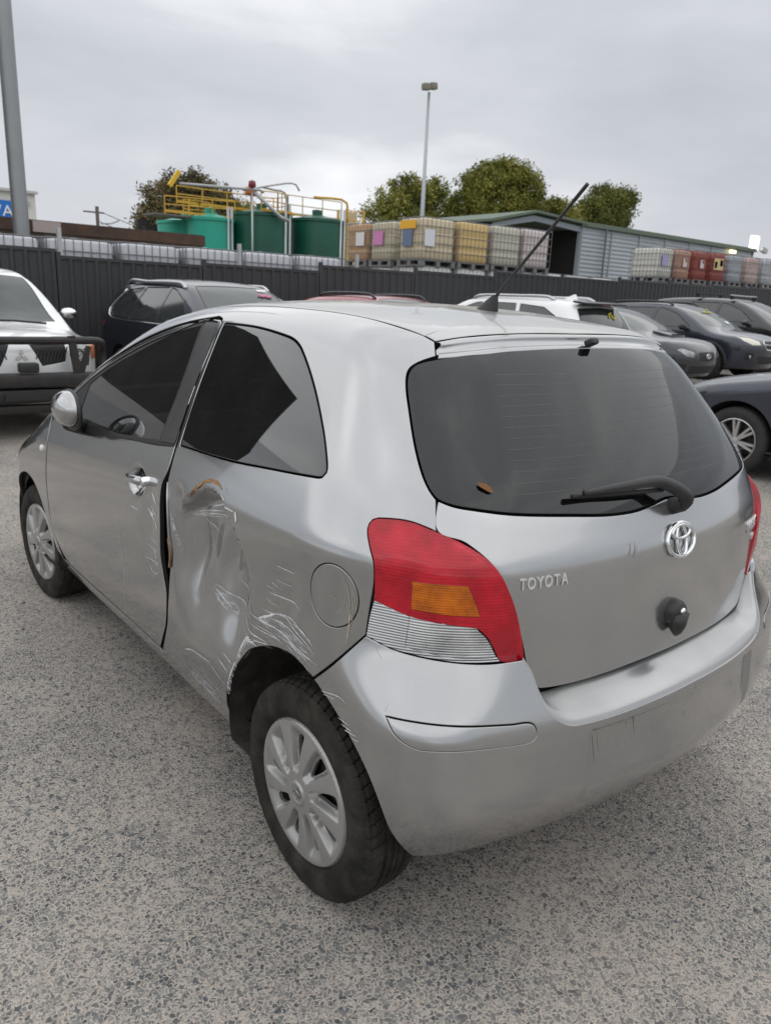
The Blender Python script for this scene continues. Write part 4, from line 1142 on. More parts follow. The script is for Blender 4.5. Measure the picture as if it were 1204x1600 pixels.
# antenna
an = MB().lathe([(.0, .0)], 3)
an = MB()
bx, by, bz = toppt(.195, .0)
secs = [(0, .085, .026), (.022, .060, .019), (.042, .030, .012), (.052, .012, .009)]
V = []; F = []
for hz, lx, ly in secs:
    for k in range(20):
        a = 2 * math.pi * k / 20
        V.append((bx + hz * -.35 + lx * .55 * math.cos(a) + lx * .25, by + ly * math.sin(a), bz - .004 + hz))
for i in range(len(secs) - 1):
    for k in range(20):
        F.append((i * 20 + k, i * 20 + (k + 1) % 20, (i + 1) * 20 + (k + 1) % 20, (i + 1) * 20 + k))
F.append(tuple(range(60, 80)))
ab = mesh_obj('antenna_base', V, F, M_BLACK, car); auto_smooth(ab, 40)
# antenna mast of the hatchback
top = Vector((bx - .018, by, bz + .045))
mast = MB()
mast_end = Vector((-.122, .0, 1.886))
pts = [top.lerp(mast_end, t) for t in np.linspace(0, 1, 60)]
rad = [.0042 + .0012 * (i % 2) if t < .86 else .0055 for i, t in enumerate(np.linspace(0, 1, 60))]
mast.tube(pts, rad, 8).build('antenna_mast', M_BLACK, ab, True)

# ------------------------------------------------------------------ ground level: the yard climbs gently to the right
def gz(y):
    return 0.0185 * float(np.logaddexp(0, (-y - 1.6) / .5) * .5)

# ------------------------------------------------------------------ parked cars
M_BGGLASS = pmat('parked_car_glass', (.020, .024, .024), .06, spec=.9, noise=(3, .6, (.05, .055, .053)))
M_BGSCREEN = pmat('parked_windscreen', (.030, .040, .038), .05, spec=.75, noise=(2.5, .6, (.075, .09, .086)))
M_PLASTIC = pmat('cladding_plastic', (.022, .022, .023), .7)
M_HEAD = pmat('headlamp_clear', (.34, .35, .35), .12, .6, coat=.9, noise=(12, .9, (.09, .095, .10)))
M_TAIL = pmat('tail_lamp_red', (.35, .01, .012), .15, coat=.6)
M_ALLOY = pmat('alloy_wheel', (.52, .53, .54), .3, .85)
M_DALLOY = pmat('dark_alloy', (.10, .10, .105), .35, .8)
M_BTYRE = pmat('parked_tyre', (.020, .020, .020), .8, noise=(12, .5, (.045, .042, .038)))
M_RAIL = pmat('roof_rail_silver', (.55, .56, .58), .3, .8)

def car_paint(name, col, metal=.45, dust=.08):
    return pmat(name, col, .32, metal, coat=.9, coat_r=.06, noise=(5, dust, (col[0] * .6 + .10, col[1] * .6 + .095, col[2] * .6 + .085)))

_wheels = {}
def wheel_parts(rw, rr, nsp, mat):
    key = (rw, rr, nsp, mat.name)
    if key in _wheels: return _wheels[key]
    w = .105
    prof = [(rr, .075), (rr + .012, .095), (rr + (rw - rr) * .45, w), (rw - .025, .098), (rw - .008, .082), (rw, .06), (rw + .001, .0), (rw, -.06), (rw - .008, -.085), (rr + .02, -.1), (rr, -.075)]
    ty = MB().lathe(prof, 56, 'y'); 
    r = MB().lathe([(rr + .002, .082), (rr - .008, .084), (rr - .016, .070), (rr - .022, .0), (rr - .022, -.07)], 56, 'y')
    r.lathe([(.036, .060), (.030, .070), (0, .072)], 20, 'y')
    for k in range(nsp):
        a0 = 2 * math.pi * k / nsp
        for da in (-.13, .13):
            a, b = a0 + da * .55, a0 + da
            i = Vector((.028 * math.sin(a), .058, .028 * math.cos(a))); o = Vector(((rr - .014) * math.sin(b), .072, (rr - .014) * math.cos(b)))
            d = (o - i); px = Vector((math.cos(b), 0, -math.sin(b)))
            q = []
            for p, wd in ((i, .020), (o, .016)):
                for sx, sy in ((-1, -.02), (1, -.02), (.7, .008), (-.7, .008)):
                    q.append(p + px * wd * sx + Vector((0, sy, 0)))
            r.add(q, [(0, 1, 5, 4), (1, 2, 6, 5), (2, 3, 7, 6), (3, 0, 4, 7)])
    bk = MB().lathe([(rr - .02, -.01), (.05, 0.0), (.0, .0)], 32, 'y')
    _wheels[key] = [('tyre', ty, M_BTYRE), ('rim', r, mat), ('brake_disc', bk, M_STEEL)]
    for n, (nm, mb, mt) in enumerate(_wheels[key]):
        o = mb.build(nm, mt, None, 'auto'); COL.objects.unlink(o); _wheels[key][n] = o
    return _wheels[key]

def bg_car(name, label, cat, x, y, heading, S, paint, group='cars parked in the yard'):
    """S: dimensions and outlines of one body style (local x forward, z up from the ground)"""
    car_root = empty(name, (x, y, gz(y)), heading)
    tag(car_root, label, cat, group)
    W = S['W'] / 2
    zt0 = cub(*zip(*sorted(S['top'])))
    xr = cub(*zip(*S['rear'])); xfz = cub(*zip(*S['front']))
    belt = S['belt']; lean = S.get('lean', .46)
    b0, b1 = belt
    def ws(x, z):
        d = z - (b0 + (b1 - b0) * (x / 4 + .5))
        return W - lean * softp(d, .03) - .18 * np.maximum(d, 0)**2 - .06 * np.maximum((.55 - z) / .35, 0)**2 - .012 * np.clip(np.abs(z - .8), 0, .3)
    def Fc(x, y, z):
        y = np.abs(y)
        g = rmax(y - ws(x, z), xr(z) + .16 * y * y + .1 * y**4 - x, .22)
        g = rmax(g, x - (xfz(z) - .28 * y * y - .2 * y**4), .22)
        g = rmax(g, z - zt0(x) + .07 * y * y + .06 * y**4, .09)
        return rmax(g, S.get('zb', .22) - z, .04)
    hl = (max(q[0] for q in S['top']) + .1)
    ch = Chart(Fc, S.get('ctr', (0, 0, .72)), (2.3, .9, .75), 2.0)
    sp = lambda x, z: (x, root(lambda t: Fc(x + 0 * t, t, z + 0 * t), .05, 1.3), z)
    tp = lambda x, y: (x, y, root(lambda t: Fc(x + 0 * t, y + 0 * t, t), .5, 2.2))
    fp = lambda y, z: (root(lambda t: Fc(t, y + 0 * t, z + 0 * t), .3, 3.2), y, z)
    rp = lambda y, z: (-root(lambda t: Fc(-t, y + 0 * t, z + 0 * t), .3, 3.2), y, z)
    conv = {'s': sp, 't': tp, 'f': fp, 'r': rp}
    def loop(kind, pts, corner=True):
        return spline_loop([list(conv[kind](*p[:2])) + ([1] if (corner and len(p) < 3) else []) for p in pts], .04)
    pieces = []   # (name, loop, material, both sides?)
    for nm, kind, pts, mat, both in S['parts']:
        l = loop(kind, pts)
        if not both:
            if kind in 'tfr':
                half = [list(conv[kind](*p[:2])) + ([1] if len(p) < 3 else []) for p in pts]
                l = spline_loop(full(half), .04)
        pieces.append((nm, l, mat, both))
    rw = S['rw']; axles = (S['wb'] / 2, -S['wb'] / 2)
    ra = rw + .055
    arches = []
    for ax in axles:
        arches.append(np.array([sp(ax + ra * math.cos(a), max(rw + ra * math.sin(a), S.get('zb', .22) + .05)) for a in np.linspace(0, 2 * math.pi, 40, endpoint=False)]))
    holes = []
    def clean(l):
        k = [l[0]]
        for p in l[1:]:
            if np.linalg.norm(np.array(p) - k[-1]) > .012: k.append(p)
        if np.linalg.norm(np.array(k[0]) - k[-1]) < .012: k.pop()
        return np.array(k)
    for a in arches: holes += [clean(a), clean(np.array(mir(a)))]
    for nm, l, mat, both in pieces:
        holes.append(clean(l))
        if both: holes.append(clean(np.array(mir(l))))
    th = np.linspace(0, 2 * math.pi, 120, endpoint=False)
    rho = 2.45
    circ = ch.solve(np.stack([rho * np.cos(th), rho * np.sin(th)], 1))
    put('body', panel_arrays(ch, circ, holes, .055, gap=.004, depth=.03, edge=.006), paint, car_root)
    for nm, l, mat, both in pieces:
        l = clean(l)
        arr = panel_arrays(ch, l, (), .055, off=.006, gap=.002, depth=.012, edge=.004)
        put(nm, arr, mat, car_root)
        if both: put(nm, arr, mat, car_root, True)
    # door gaps and cladding follow the body side
    for pts in S.get('gaps', ()):
        for s in (1, -1):
            line = spline_loop([sp(*p) for p in pts], .05, False)
            P, n = ch.surf(ch.to2(line)); P = P + n * .0015
            t = np.gradient(P, axis=0); t /= np.linalg.norm(t, axis=1, keepdims=True)
            b = np.cross(n, t) * .004
            m = len(P); V = np.vstack([P - b, P + b]) * [1, s, 1]
            mesh_obj('door_gap', V, [(i, i + 1, m + i + 1, m + i) for i in range(m - 1)], M_SEAL_SHADE, car_root)
    if S.get('clad'):
        for ax in axles:
            for s in (1, -1):
                V = []; F = []
                ang = np.radians(np.arange(-18, 199, 7))
                for rr_, lift in ((ra - .006, .0), (ra - .004, .014), (ra + .06, .016), (ra + .066, .0)):
                    for a in ang:
                        xx, zz = ax + rr_ * math.cos(a), max(rw + rr_ * math.sin(a), .27)
                        q = sp(xx, zz); V.append((q[0], s * (q[1] + lift), q[2]))
                m = len(ang)
                for k in range(3):
                    for i in range(m - 1): F.append((k * m + i, k * m + i + 1, (k + 1) * m + i + 1, (k + 1) * m + i))
                mesh_obj('wheel_arch_trim', V, F, M_PLASTIC, car_root)
    for ax in axles:
        for s in (1, -1):
            lr = MB().lathe([(ra + .008, W - .02), (ra - .005, W - .12), (ra - .03, W - .32), (.02, W - .33)], 36, 'y', Matrix.Translation((ax, 0, rw)))
            lr.V = [(a, s * b, max(c, .23)) for a, b, c in lr.V]
            lr.build('wheel_arch_liner', M_DARK, car_root, True)
            we = empty('wheel', (ax, s * (W - .115), rw), math.pi if s < 0 else 0, car_root)
            for o in wheel_parts(rw, S.get('rr', rw - .115), S.get('nsp', 5), S.get('alloy', M_ALLOY)):
                dup(o, we)
    # mirrors
    mx, mz = S['mirror']
    for s in (1, -1):
        V = []; F = []
        for i in range(9):
            ph = math.pi * i / 8
            for j in range(14):
                t2 = 2 * math.pi * j / 14
                V.append((mx + .07 * math.sin(ph) * math.cos(t2), s * (W + .09 + .10 * math.cos(ph)), mz + .065 * math.sin(ph) * math.sin(t2)))
        for i in range(8):
            for j in range(14): F.append((i * 14 + j, i * 14 + (j + 1) % 14, (i + 1) * 14 + (j + 1) % 14, (i + 1) * 14 + j))
        mo = mesh_obj('wing_mirror', V, F, S.get('mirror_mat', paint), car_root)
        MB().tube([(mx, s * (W - .06), mz - .06), (mx, s * (W + .04), mz - .03)], .025, 8).build('mirror_stalk', M_PLASTIC, mo)
    for pts, mat, r_ in S.get('rails', ()):
        for s in (1, -1):
            b = MB()
            line = [tp(*p) for p in pts]
            raised = [line[0]] + [(q[0], q[1], q[2] + .045) for q in line[1:-1]] + [line[-1]]
            P = spline_loop(raised, .06, False)
            b.tube([(p[0], s * p[1], p[2]) for p in P], r_, 8)
            b.build('roof_rail', mat, car_root, True)
    return car_root, dict(sp=sp, tp=tp, fp=fp, rp=rp, W=W, ch=ch)

def pane(nm, k, pts, mat, both=True): return (nm, k, pts, mat, both)

SUV = dict(W=1.82, wb=2.68, rw=.35, rr=.225, zb=.24, belt=(1.10, 1.02),
    top=[(2.35, .92), (2.1, 1.02), (1.75, 1.09), (1.4, 1.15), (1.15, 1.27), (.6, 1.55), (.35, 1.635), (0, 1.68), (-.6, 1.70), (-1.2, 1.69), (-1.75, 1.65), (-2.1, 1.60)],
    rear=[(.2, -2.25), (.5, -2.36), (.9, -2.38), (1.05, -2.36), (1.3, -2.25), (1.6, -2.05), (1.75, -1.95)],
    front=[(.2, 2.15), (.4, 2.28), (.7, 2.34), (.9, 2.31), (1.1, 2.2)],
    parts=[pane('side_window', 's', [(.88, 1.16), (.50, 1.42), (.12, 1.55), (-.03, 1.57), (-.05, 1.13)], M_BGGLASS),
           pane('side_window', 's', [(-.13, 1.13), (-.11, 1.575), (-.85, 1.565), (-1.0, 1.13)], M_BGGLASS),
           pane('side_window', 's', [(-1.08, 1.13), (-.95, 1.56), (-1.45, 1.52), (-1.75, 1.24), (-1.6, 1.15)], M_BGGLASS),
           pane('windscreen', 't', [(.42, 0), (.40, .5), (1.22, .66), (1.36, .35), (1.40, 0)], M_BGSCREEN, False),
           pane('rear_window', 'r', [(0, 1.56), (.52, 1.53), (.62, 1.20), (0, 1.16)], M_BGGLASS, False),
           pane('headlamp', 'f', [(.40, .86), (.68, .90), (.74, .82), (.42, .78)], M_HEAD),
           pane('grille', 'f', [(0, .84), (.36, .84), (.33, .62), (0, .60)], M_PLASTIC, False),
           pane('lower_intake', 'f', [(0, .46), (.55, .46), (.5, .34), (0, .34)], M_PLASTIC, False),
           pane('tail_lamp', 'r', [(.50, 1.06), (.76, 1.06), (.76, .94), (.52, .94)], M_TAIL)],
    gaps=[[(-.09, 1.10), (-.10, .6), (-.10, .32)], [(.92, 1.05), (.93, .7), (.95, .34)], [(-1.0, 1.08), (-.98, .8)]],
    mirror=(.78, 1.13))
WAGON = dict(SUV, W=1.82, belt=(1.04, .96), zb=.24, wb=2.74,
    top=[(2.4, .86), (2.1, .97), (1.75, 1.03), (1.35, 1.09), (1.1, 1.2), (.6, 1.47), (.35, 1.55), (0, 1.595), (-.6, 1.605), (-1.3, 1.59), (-1.9, 1.545), (-2.2, 1.50)],
    rear=[(.2, -2.3), (.5, -2.40), (.9, -2.43), (1.02, -2.42), (1.25, -2.30), (1.5, -2.08), (1.65, -1.95)],
    front=[(.2, 2.2), (.4, 2.33), (.65, 2.40), (.85, 2.36), (1.0, 2.25)],
    parts=[pane('side_window', 's', [(.86, 1.08), (.48, 1.34), (.12, 1.465), (-.03, 1.48), (-.05, 1.05)], M_BGGLASS),
           pane('side_window', 's', [(-.13, 1.05), (-.11, 1.485), (-.85, 1.475), (-1.0, 1.06)], M_BGGLASS),
           pane('side_window', 's', [(-1.08, 1.06), (-.95, 1.47), (-1.5, 1.43), (-1.85, 1.28), (-1.75, 1.14)], M_BGGLASS),
           pane('windscreen', 't', [(.42, 0), (.40, .5), (1.18, .66), (1.32, .35), (1.36, 0)], M_BGSCREEN, False),
           pane('rear_window', 'r', [(0, 1.46), (.55, 1.43), (.68, 1.12), (.5, 1.09), (0, 1.07)], M_BGGLASS, False),
           pane('headlamp', 'f', [(.42, .78), (.68, .82), (.74, .74), (.44, .70)], M_HEAD),
           pane('grille', 'f', [(0, .76), (.36, .76), (.30, .56), (0, .54)], M_PLASTIC, False),
           pane('tail_lamp', 'r', [(.48, 1.00), (.76, 1.02), (.78, .88), (.60, .86)], M_TAIL)],
    rails=[([(.30, .56), (.15, .565), (-.9, .57), (-1.45, .55), (-1.6, .54)], M_RAIL, .026)], mirror=(.76, 1.06))
SEDAN = dict(W=1.79, wb=2.65, rw=.325, rr=.225, zb=.20, belt=(.95, .88), alloy=M_DALLOY,
    top=[(2.3, .72), (2.1, .84), (1.7, .93), (1.25, 1.0), (.9, 1.16), (.4, 1.37), (.15, 1.43), (-.2, 1.455), (-.7, 1.43), (-1.1, 1.31), (-1.5, 1.13), (-1.75, 1.07), (-2.2, 1.04)],
    rear=[(.2, -2.15), (.5, -2.24), (.9, -2.28), (1.0, -2.27), (1.1, -2.2)],
    front=[(.18, 2.15), (.35, 2.28), (.55, 2.33), (.7, 2.30), (.85, 2.2)],
    parts=[pane('side_window', 's', [(.78, 1.0), (.35, 1.25), (.0, 1.34), (-.1, 1.345), (-.12, .97)], M_BGGLASS),
           pane('side_window', 's', [(-.2, .97), (-.18, 1.345), (-.75, 1.27), (-1.15, 1.06), (-1.1, .985)], M_BGGLASS),
           pane('windscreen', 't', [(.22, 0), (.20, .47), (1.08, .64), (1.20, .35), (1.24, 0)], M_BGSCREEN, False),
           pane('rear_window', 't', [(-.82, 0), (-.82, .42), (-1.45, .55), (-1.55, 0)], M_BGGLASS, False),
           pane('headlamp', 'f', [(.36, .68), (.62, .76), (.72, .72), (.56, .60), (.38, .58)], M_HEAD),
           pane('grille', 'f', [(0, .68), (.27, .67), (.25, .53), (0, .51)], M_PLASTIC, False),
           pane('lower_intake', 'f', [(0, .42), (.46, .42), (.40, .28), (0, .28)], M_PLASTIC, False),
           pane('fog_lamp_bay', 'f', [(.54, .44), (.70, .46), (.66, .32), (.56, .30)], M_PLASTIC),
           pane('tail_lamp', 'r', [(.44, .98), (.70, .98), (.70, .82), (.48, .82)], M_TAIL)],
    gaps=[[(-.16, .95), (-.17, .6), (-.15, .3)], [(.85, .93), (.86, .6), (.88, .3)]],
    mirror=(.68, .99))
CROSS = dict(W=1.80, wb=2.635, rw=.345, rr=.22, zb=.26, belt=(1.02, .95), clad=True,
    top=[(2.25, .82), (2.0, .93), (1.65, 1.0), (1.25, 1.07), (.9, 1.24), (.42, 1.45), (.15, 1.52), (-.2, 1.55), (-.9, 1.54), (-1.5, 1.50), (-1.9, 1.44)],
    rear=[(.2, -2.05), (.5, -2.16), (.9, -2.19), (1.05, -2.16), (1.3, -2.02), (1.5, -1.85), (1.65, -1.75)],
    front=[(.2, 2.1), (.4, 2.22), (.65, 2.27), (.82, 2.24), (1.0, 2.1)],
    parts=[pane('side_window', 's', [(.84, 1.06), (.42, 1.32), (.05, 1.425), (-.08, 1.43), (-.10, 1.03)], M_BGGLASS),
           pane('side_window', 's', [(-.18, 1.03), (-.16, 1.432), (-.85, 1.42), (-1.15, 1.30), (-1.05, 1.05)], M_BGGLASS),
           pane('windscreen', 't', [(.22, 0), (.20, .48), (1.08, .64), (1.20, .35), (1.24, 0)], M_BGSCREEN, False),
           pane('rear_window', 'r', [(0, 1.42), (.5, 1.40), (.62, 1.12), (0, 1.08)], M_BGGLASS, False),
           pane('headlamp', 'f', [(.38, .84), (.52, .90), (.72, .93), (.74, .84), (.60, .76), (.40, .76)], pmat('headlamp_milky', (.62, .60, .52), .3, .2, coat=.5)),
           pane('grille', 'f', [(0, .84), (.26, .84), (.30, .78), (.24, .68), (0, .66)], M_PLASTIC, False),
           pane('lower_intake', 'f', [(0, .52), (.44, .52), (.36, .38), (0, .38)], M_PLASTIC, False),
           pane('fog_lamp_bay', 'f', [(.54, .58), (.72, .60), (.70, .46), (.58, .44)], M_PLASTIC),
           pane('tail_lamp', 'r', [(.46, 1.02), (.72, 1.04), (.72, .86), (.52, .86)], M_TAIL)],
    gaps=[[(-.14, 1.0), (-.15, .6), (-.13, .34)], [(.88, .98), (.89, .7), (.92, .36)]],
    rails=[([(.18, .52), (.05, .525), (-.7, .53), (-1.3, .51), (-1.42, .50)], pmat('roof_rail_dark', (.06, .06, .07), .4, .5), .022)],
    mirror=(.74, 1.05), mirror_mat=M_PLASTIC)
MAZ = dict(CROSS, clad=False, rw=.325, rr=.215, wb=2.70, zb=.22, W=1.80, belt=(.98, .90), rails=(), nsp=7,
    top=[(2.25, .70), (2.0, .82), (1.65, .915), (1.25, .985), (.95, 1.06), (.45, 1.33), (.15, 1.41), (-.2, 1.45), (-.9, 1.43), (-1.5, 1.38), (-1.9, 1.30)],
    front=[(.2, 2.1), (.4, 2.2), (.6, 2.25), (.75, 2.2), (.9, 2.05)],
    rear=[(.2, -2.05), (.5, -2.16), (.9, -2.19), (1.0, -2.16), (1.2, -2.02), (1.4, -1.85), (1.55, -1.75)],
    parts=[pane('side_window', 's', [(.70, 1.01), (.38, 1.22), (.05, 1.32), (-.08, 1.33), (-.10, .99)], M_BGGLASS),
           pane('side_window', 's', [(-.18, .99), (-.16, 1.332), (-.85, 1.31), (-1.15, 1.20), (-1.05, 1.02)], M_BGGLASS),
           pane('windscreen', 't', [(.22, 0), (.20, .46), (.95, .62), (1.05, .35), (1.08, 0)], M_BGSCREEN, False),
           pane('headlamp', 'f', [(.48, .74), (.66, .80), (.78, .80), (.70, .70), (.50, .66)], M_HEAD),
           pane('grille', 'f', [(0, .66), (.36, .68), (.30, .46), (0, .42)], M_PLASTIC, False),
           pane('tail_lamp', 'r', [(.46, 1.0), (.72, 1.0), (.72, .86), (.52, .86)], M_TAIL)],
    gaps=[[(-.14, .97), (-.15, .6), (-.13, .3)], [(.78, .98), (.80, .7), (.84, .3)]], mirror=(.62, 1.03))
UTE = dict(W=1.78, wb=3.0, rw=.37, rr=.22, zb=.36, belt=(1.12, 1.08), lean=.36, ctr=(.2, 0, .85),
    top=[(2.4, .96), (2.2, 1.03), (1.8, 1.09), (1.3, 1.14), (1.05, 1.24), (.55, 1.58), (.35, 1.68), (.1, 1.735), (-.4, 1.75), (-.9, 1.735), (-1.2, 1.68), (-1.34, 1.45), (-1.46, 1.20), (-1.62, 1.10), (-2.0, 1.09), (-2.55, 1.09)],
    rear=[(.3, -2.5), (.6, -2.55), (.9, -2.56), (1.1, -2.55), (1.4, -2.5)],
    front=[(.3, 2.25), (.5, 2.34), (.75, 2.38), (.92, 2.36), (1.1, 2.25)],
    parts=[pane('side_window', 's', [(.80, 1.18), (.45, 1.48), (.15, 1.60), (-.12, 1.62), (-.14, 1.15)], M_BGGLASS),
           pane('side_window', 's', [(-.22, 1.15), (-.20, 1.62), (-.85, 1.60), (-1.05, 1.42), (-1.0, 1.15)], M_BGGLASS),
           pane('windscreen', 't', [(.40, 0), (.38, .55), (1.12, .70), (1.22, .40), (1.26, 0)], M_BGSCREEN, False),
           pane('headlamp', 'f', [(.53, .98), (.72, .98), (.76, .90), (.73, .74), (.56, .74), (.50, .86)], M_HEAD),
           pane('grille', 'f', [(.10, .97), (.46, .97), (.44, .80), (.20, .76)], M_PLASTIC)],
    gaps=[[(-.18, 1.12), (-.18, .7), (-.16, .4)], [(.85, 1.08), (.86, .7), (.9, .42)]],
    mirror=(.70, 1.24), mirror_mat=M_CHROME)

P_NAVY = car_paint('paint_navy', (.012, .014, .028)); P_GREY = car_paint('paint_dark_grey', (.030, .033, .040)); P_WHITE = car_paint('paint_white', (.80, .81, .81), 0, .05)
P_RED = car_paint('paint_red', (.30, .02, .03), .2, .3); P_BLUEG = car_paint('paint_blue_grey', (.028, .033, .050)); P_CHAR = car_paint('paint_charcoal', (.022, .023, .026))
GR = 'cars parked along the fence'
ute, U = bg_car('white_ute', 'white double-cab ute with black steel bull bar, nose to the camera at the left edge', 'ute', 9.2, -.20, math.pi, UTE, P_WHITE, GR)
SUV1 = dict(SUV, parts=SUV['parts'] + [pane('tail_lamp', 's', [(-1.92, 1.08), (-2.10, 1.07), (-2.12, .97), (-1.94, .98)], M_TAIL)])
suv, S1 = bg_car('navy_suv', 'dark navy SUV with silver roof rails parked beside the white ute', 'car', 8.35, -3.12, math.pi, dict(SUV1, rails=[([(.34, .60), (.2, .605), (-.9, .62), (-1.5, .60), (-1.7, .58)], M_RAIL, .026)]), P_NAVY, GR)
red, _ = bg_car('red_car', 'red car almost hidden behind the hatchback roof, only its roof showing', 'car', 8.35, -6.25, math.pi, CROSS, P_RED, GR)
outb, O1 = bg_car('white_wagon', 'white station wagon with silver roof rails seen from the rear', 'car', 8.55, -9.12, 0, WAGON, P_WHITE, GR)
wrx, W1 = bg_car('grey_sedan', 'dark grey sedan with a scoop in its bonnet beside the white wagon', 'car', 8.35, -12.08, math.pi, SEDAN, P_GREY, GR)
xv, X1 = bg_car('navy_crossover', 'dark blue crossover with black wheel arches and milky headlamps', 'car', 8.25, -14.55, math.pi, CROSS, P_BLUEG, GR)
su2, S2 = bg_car('charcoal_suv', 'charcoal SUV with roof cross bars, farthest of the dark cars at the right', 'car', 8.35, -17.35, math.pi, SUV, P_CHAR, GR)
wsd, _ = bg_car('white_sedan', 'white car just entering the picture at the right edge by the fence', 'car', 8.35, -20.2, math.pi, SEDAN, P_WHITE, GR)
maz, Z1 = bg_car('blue_grey_hatch', 'shiny blue grey car with silver alloy wheel cut off by the right edge', 'car', .63, -6.20, 0, MAZ, P_BLUEG, 'cars parked in the hatchback row')

# navy SUV: bright strip under and behind the side glass
for s in (1, -1):
    P = [tuple(np.array(S1['sp'](a_, c_)) + (0, .006, 0)) for a_, c_ in ((.9, 1.13), (.3, 1.105), (-.5, 1.10), (-1.2, 1.105), (-1.68, 1.13), (-1.82, 1.24), (-1.52, 1.53))]
    MB().tube([(q[0], s * q[1], q[2]) for q in spline_loop(P, .08, False)], .013, 6).build('window_strip', M_CHROME, suv, True)
for s in (1, -1):
    for (yy_, zz_, rr_) in ((.60, .86, .075), (.69, .88, .055)):
        q = U['fp'](s * yy_, zz_)
        MB().lathe([(rr_, .0), (rr_ * .95, .012), (rr_ * .8, .004), (rr_ * .3, -.004), (0, .01)], 20, 'x', Matrix.Translation((q[0] + .004, s * yy_, zz_))).build('lamp_bowl', pmat('lamp_bowl', (.45, .46, .46), .15, .8), ute, True)
# ute: bull bar, emblem, driving lamp
M_BAR = pmat('bull_bar_black', (.014, .014, .014), .5, noise=(9, .3, (.06, .042, .03)))
bb = MB()
for s in (1, -1):
    bb.tube(spline_loop([(2.40, s * .30, 1.02), (2.44, s * .60, 1.02), (2.36, s * .80, 1.00), (2.22, s * .86, .90), (2.24, s * .86, .66)], .05, False), .040, 10)
    bb.box((2.45, s * .50, .84), (.05, .07, .46), Matrix.Rotation(R(6) * s, 3, 'X'))
    bb.box((2.43, s * .60, .80), (.04, .05, .34), Matrix.Rotation(R(18) * -s, 3, 'X'))
bb.tube([(2.44, -.6, 1.02), (2.46, 0, 1.02), (2.44, .6, 1.02)], .040, 10)
bo = bb.build('bull_bar', M_BAR, ute, 'auto')
sb = MB().box((2.47, 0, .63), (.20, 1.72, .13), None, .02)
sb.box((2.44, 0, .47), (.16, 1.66, .14), None, .02); sb.box((2.40, 0, .33), (.10, 1.5, .09), None, .02)
sb.build('steel_bumper', M_BAR, bo, 'auto')
MB().box((2.55, -.02, .47), (.012, .40, .075), None, .004).build('number_plate', pmat('plate_dark', (.015, .015, .015), .5), ute)
MB().box((2.53, .02, .76), (.10, .19, .10), None, .02).build('driving_lamp', pmat('lamp_cover_black', (.02, .02, .02), .5), ute, 'auto')
dia = MB()
fx = U['fp'](0, .88)[0] + .008
for a in (90, 210, 330):
    c = Vector((0, .038 * math.cos(R(a)), .038 * math.sin(R(a))))
    d = c.normalized(); e2 = Vector((0, -d.z, d.y))
    q = [c - d * .036, c + e2 * .021, c + d * .036, c - e2 * .021]
    dia.add([Vector((fx, 0, .86)) + v for v in q] + [Vector((fx + .01, 0, .86)) + v for v in q], [(0, 1, 2, 3), (7, 6, 5, 4), (0, 4, 5, 1), (1, 5, 6, 2), (2, 6, 7, 3), (3, 7, 4, 0)])
dia.build('badge', M_CHROME, ute)
for s in (1, -1):
    gpt = [U['fp'](s * (.14 + .30 * i / 8), .965 - 0) for i in range(9)]
    for i in range(9):
        p = U['fp'](s * (.155 + .29 * i / 8), .87)
        MB().box((p[0] + .006, p[1], .875), (.014, .010, .155 if i > 2 else .10 + .02 * i), Matrix.Rotation(R(-18) * s, 3, 'X')).build('grille_bar', pmat('grille_grey', (.06, .06, .06), .4, .5), ute)
    p = U['fp'](s * .745, .87)
    MB().box((p[0] - .06, s * .785, .88), (.10, .05, .15), Matrix.Rotation(R(-38) * s, 3, 'Z'), .015).build('indicator_lens', pmat('indicator_orange', (.60, .22, .10), .25, coat=.6), ute, 'auto')
MB().tube([tuple(np.array(U['tp'](1.30, y_)) + (-.0, 0, .025)) for y_ in (-.55, -.2, .2, .55)], .012, 6).build('wiper', M_SEAL_SHADE, ute)
# sedan: bonnet scoop and badges
sc_ = MB().box(tuple(np.array(W1['tp'](1.42, 0)) + (.02, 0, .004)), (.44, .50, .075), Matrix.Rotation(R(10), 3, 'Y'), .03)
so = sc_.build('bonnet_scoop', P_GREY, wrx, 'auto')
MB().box(tuple(np.array(W1['tp'](1.62, 0)) + (.012, 0, .026)), (.03, .42, .040), None, .008).build('scoop_opening', M_DARK, so)
def star_badge(fn, z, root, rx=.075, rz=.042):
    b = MB(); p = fn(0, z)
    b.tube([(p[0] + .012, rx * math.cos(a), z + rz * math.sin(a)) for a in np.linspace(0, 2 * math.pi, 24, endpoint=False)], .007, 6, True)
    for sy, sz, r_ in ((-.035, .010, .012), (-.005, .018, .008), (.02, .012, .008), (.035, -.006, .008), (.0, -.010, .008), (-.02, -.016, .008)):
        b.lathe([(0, .006), (r_, .002), (r_, -.004)], 8, 'x', Matrix.Translation((p[0] + .012, sy, z + sz)))
    b.build('badge', M_CHROME, root, True)
star_badge(W1['fp'], .61, wrx); star_badge(X1['fp'], .765, xv)
for s in (1, -1):
    P = [tuple(np.array(X1['fp'](s * y_, z_)) + (.008, 0, 0)) for y_, z_ in ((.26, .845), (.305, .78), (.245, .675), (.02, .655))]
    MB().tube(P, .012, 6).build('grille_surround', M_CHROME, xv)
    P = [tuple(np.array(X1['fp'](s * y_, z_)) + (.010, 0, 0)) for y_, z_ in ((.08, .765), (.28, .775))]
    MB().tube(P, .010, 6).build('grille_wing', M_CHROME, xv)
    p = X1['fp'](s * .63, .52)
    MB().lathe([(0, .03), (.035, .028), (.04, .01)], 14, 'x', Matrix.Translation(p)).build('fog_lamp', M_HEAD, xv, True)
    p = Z1['sp'](1.0, .75)
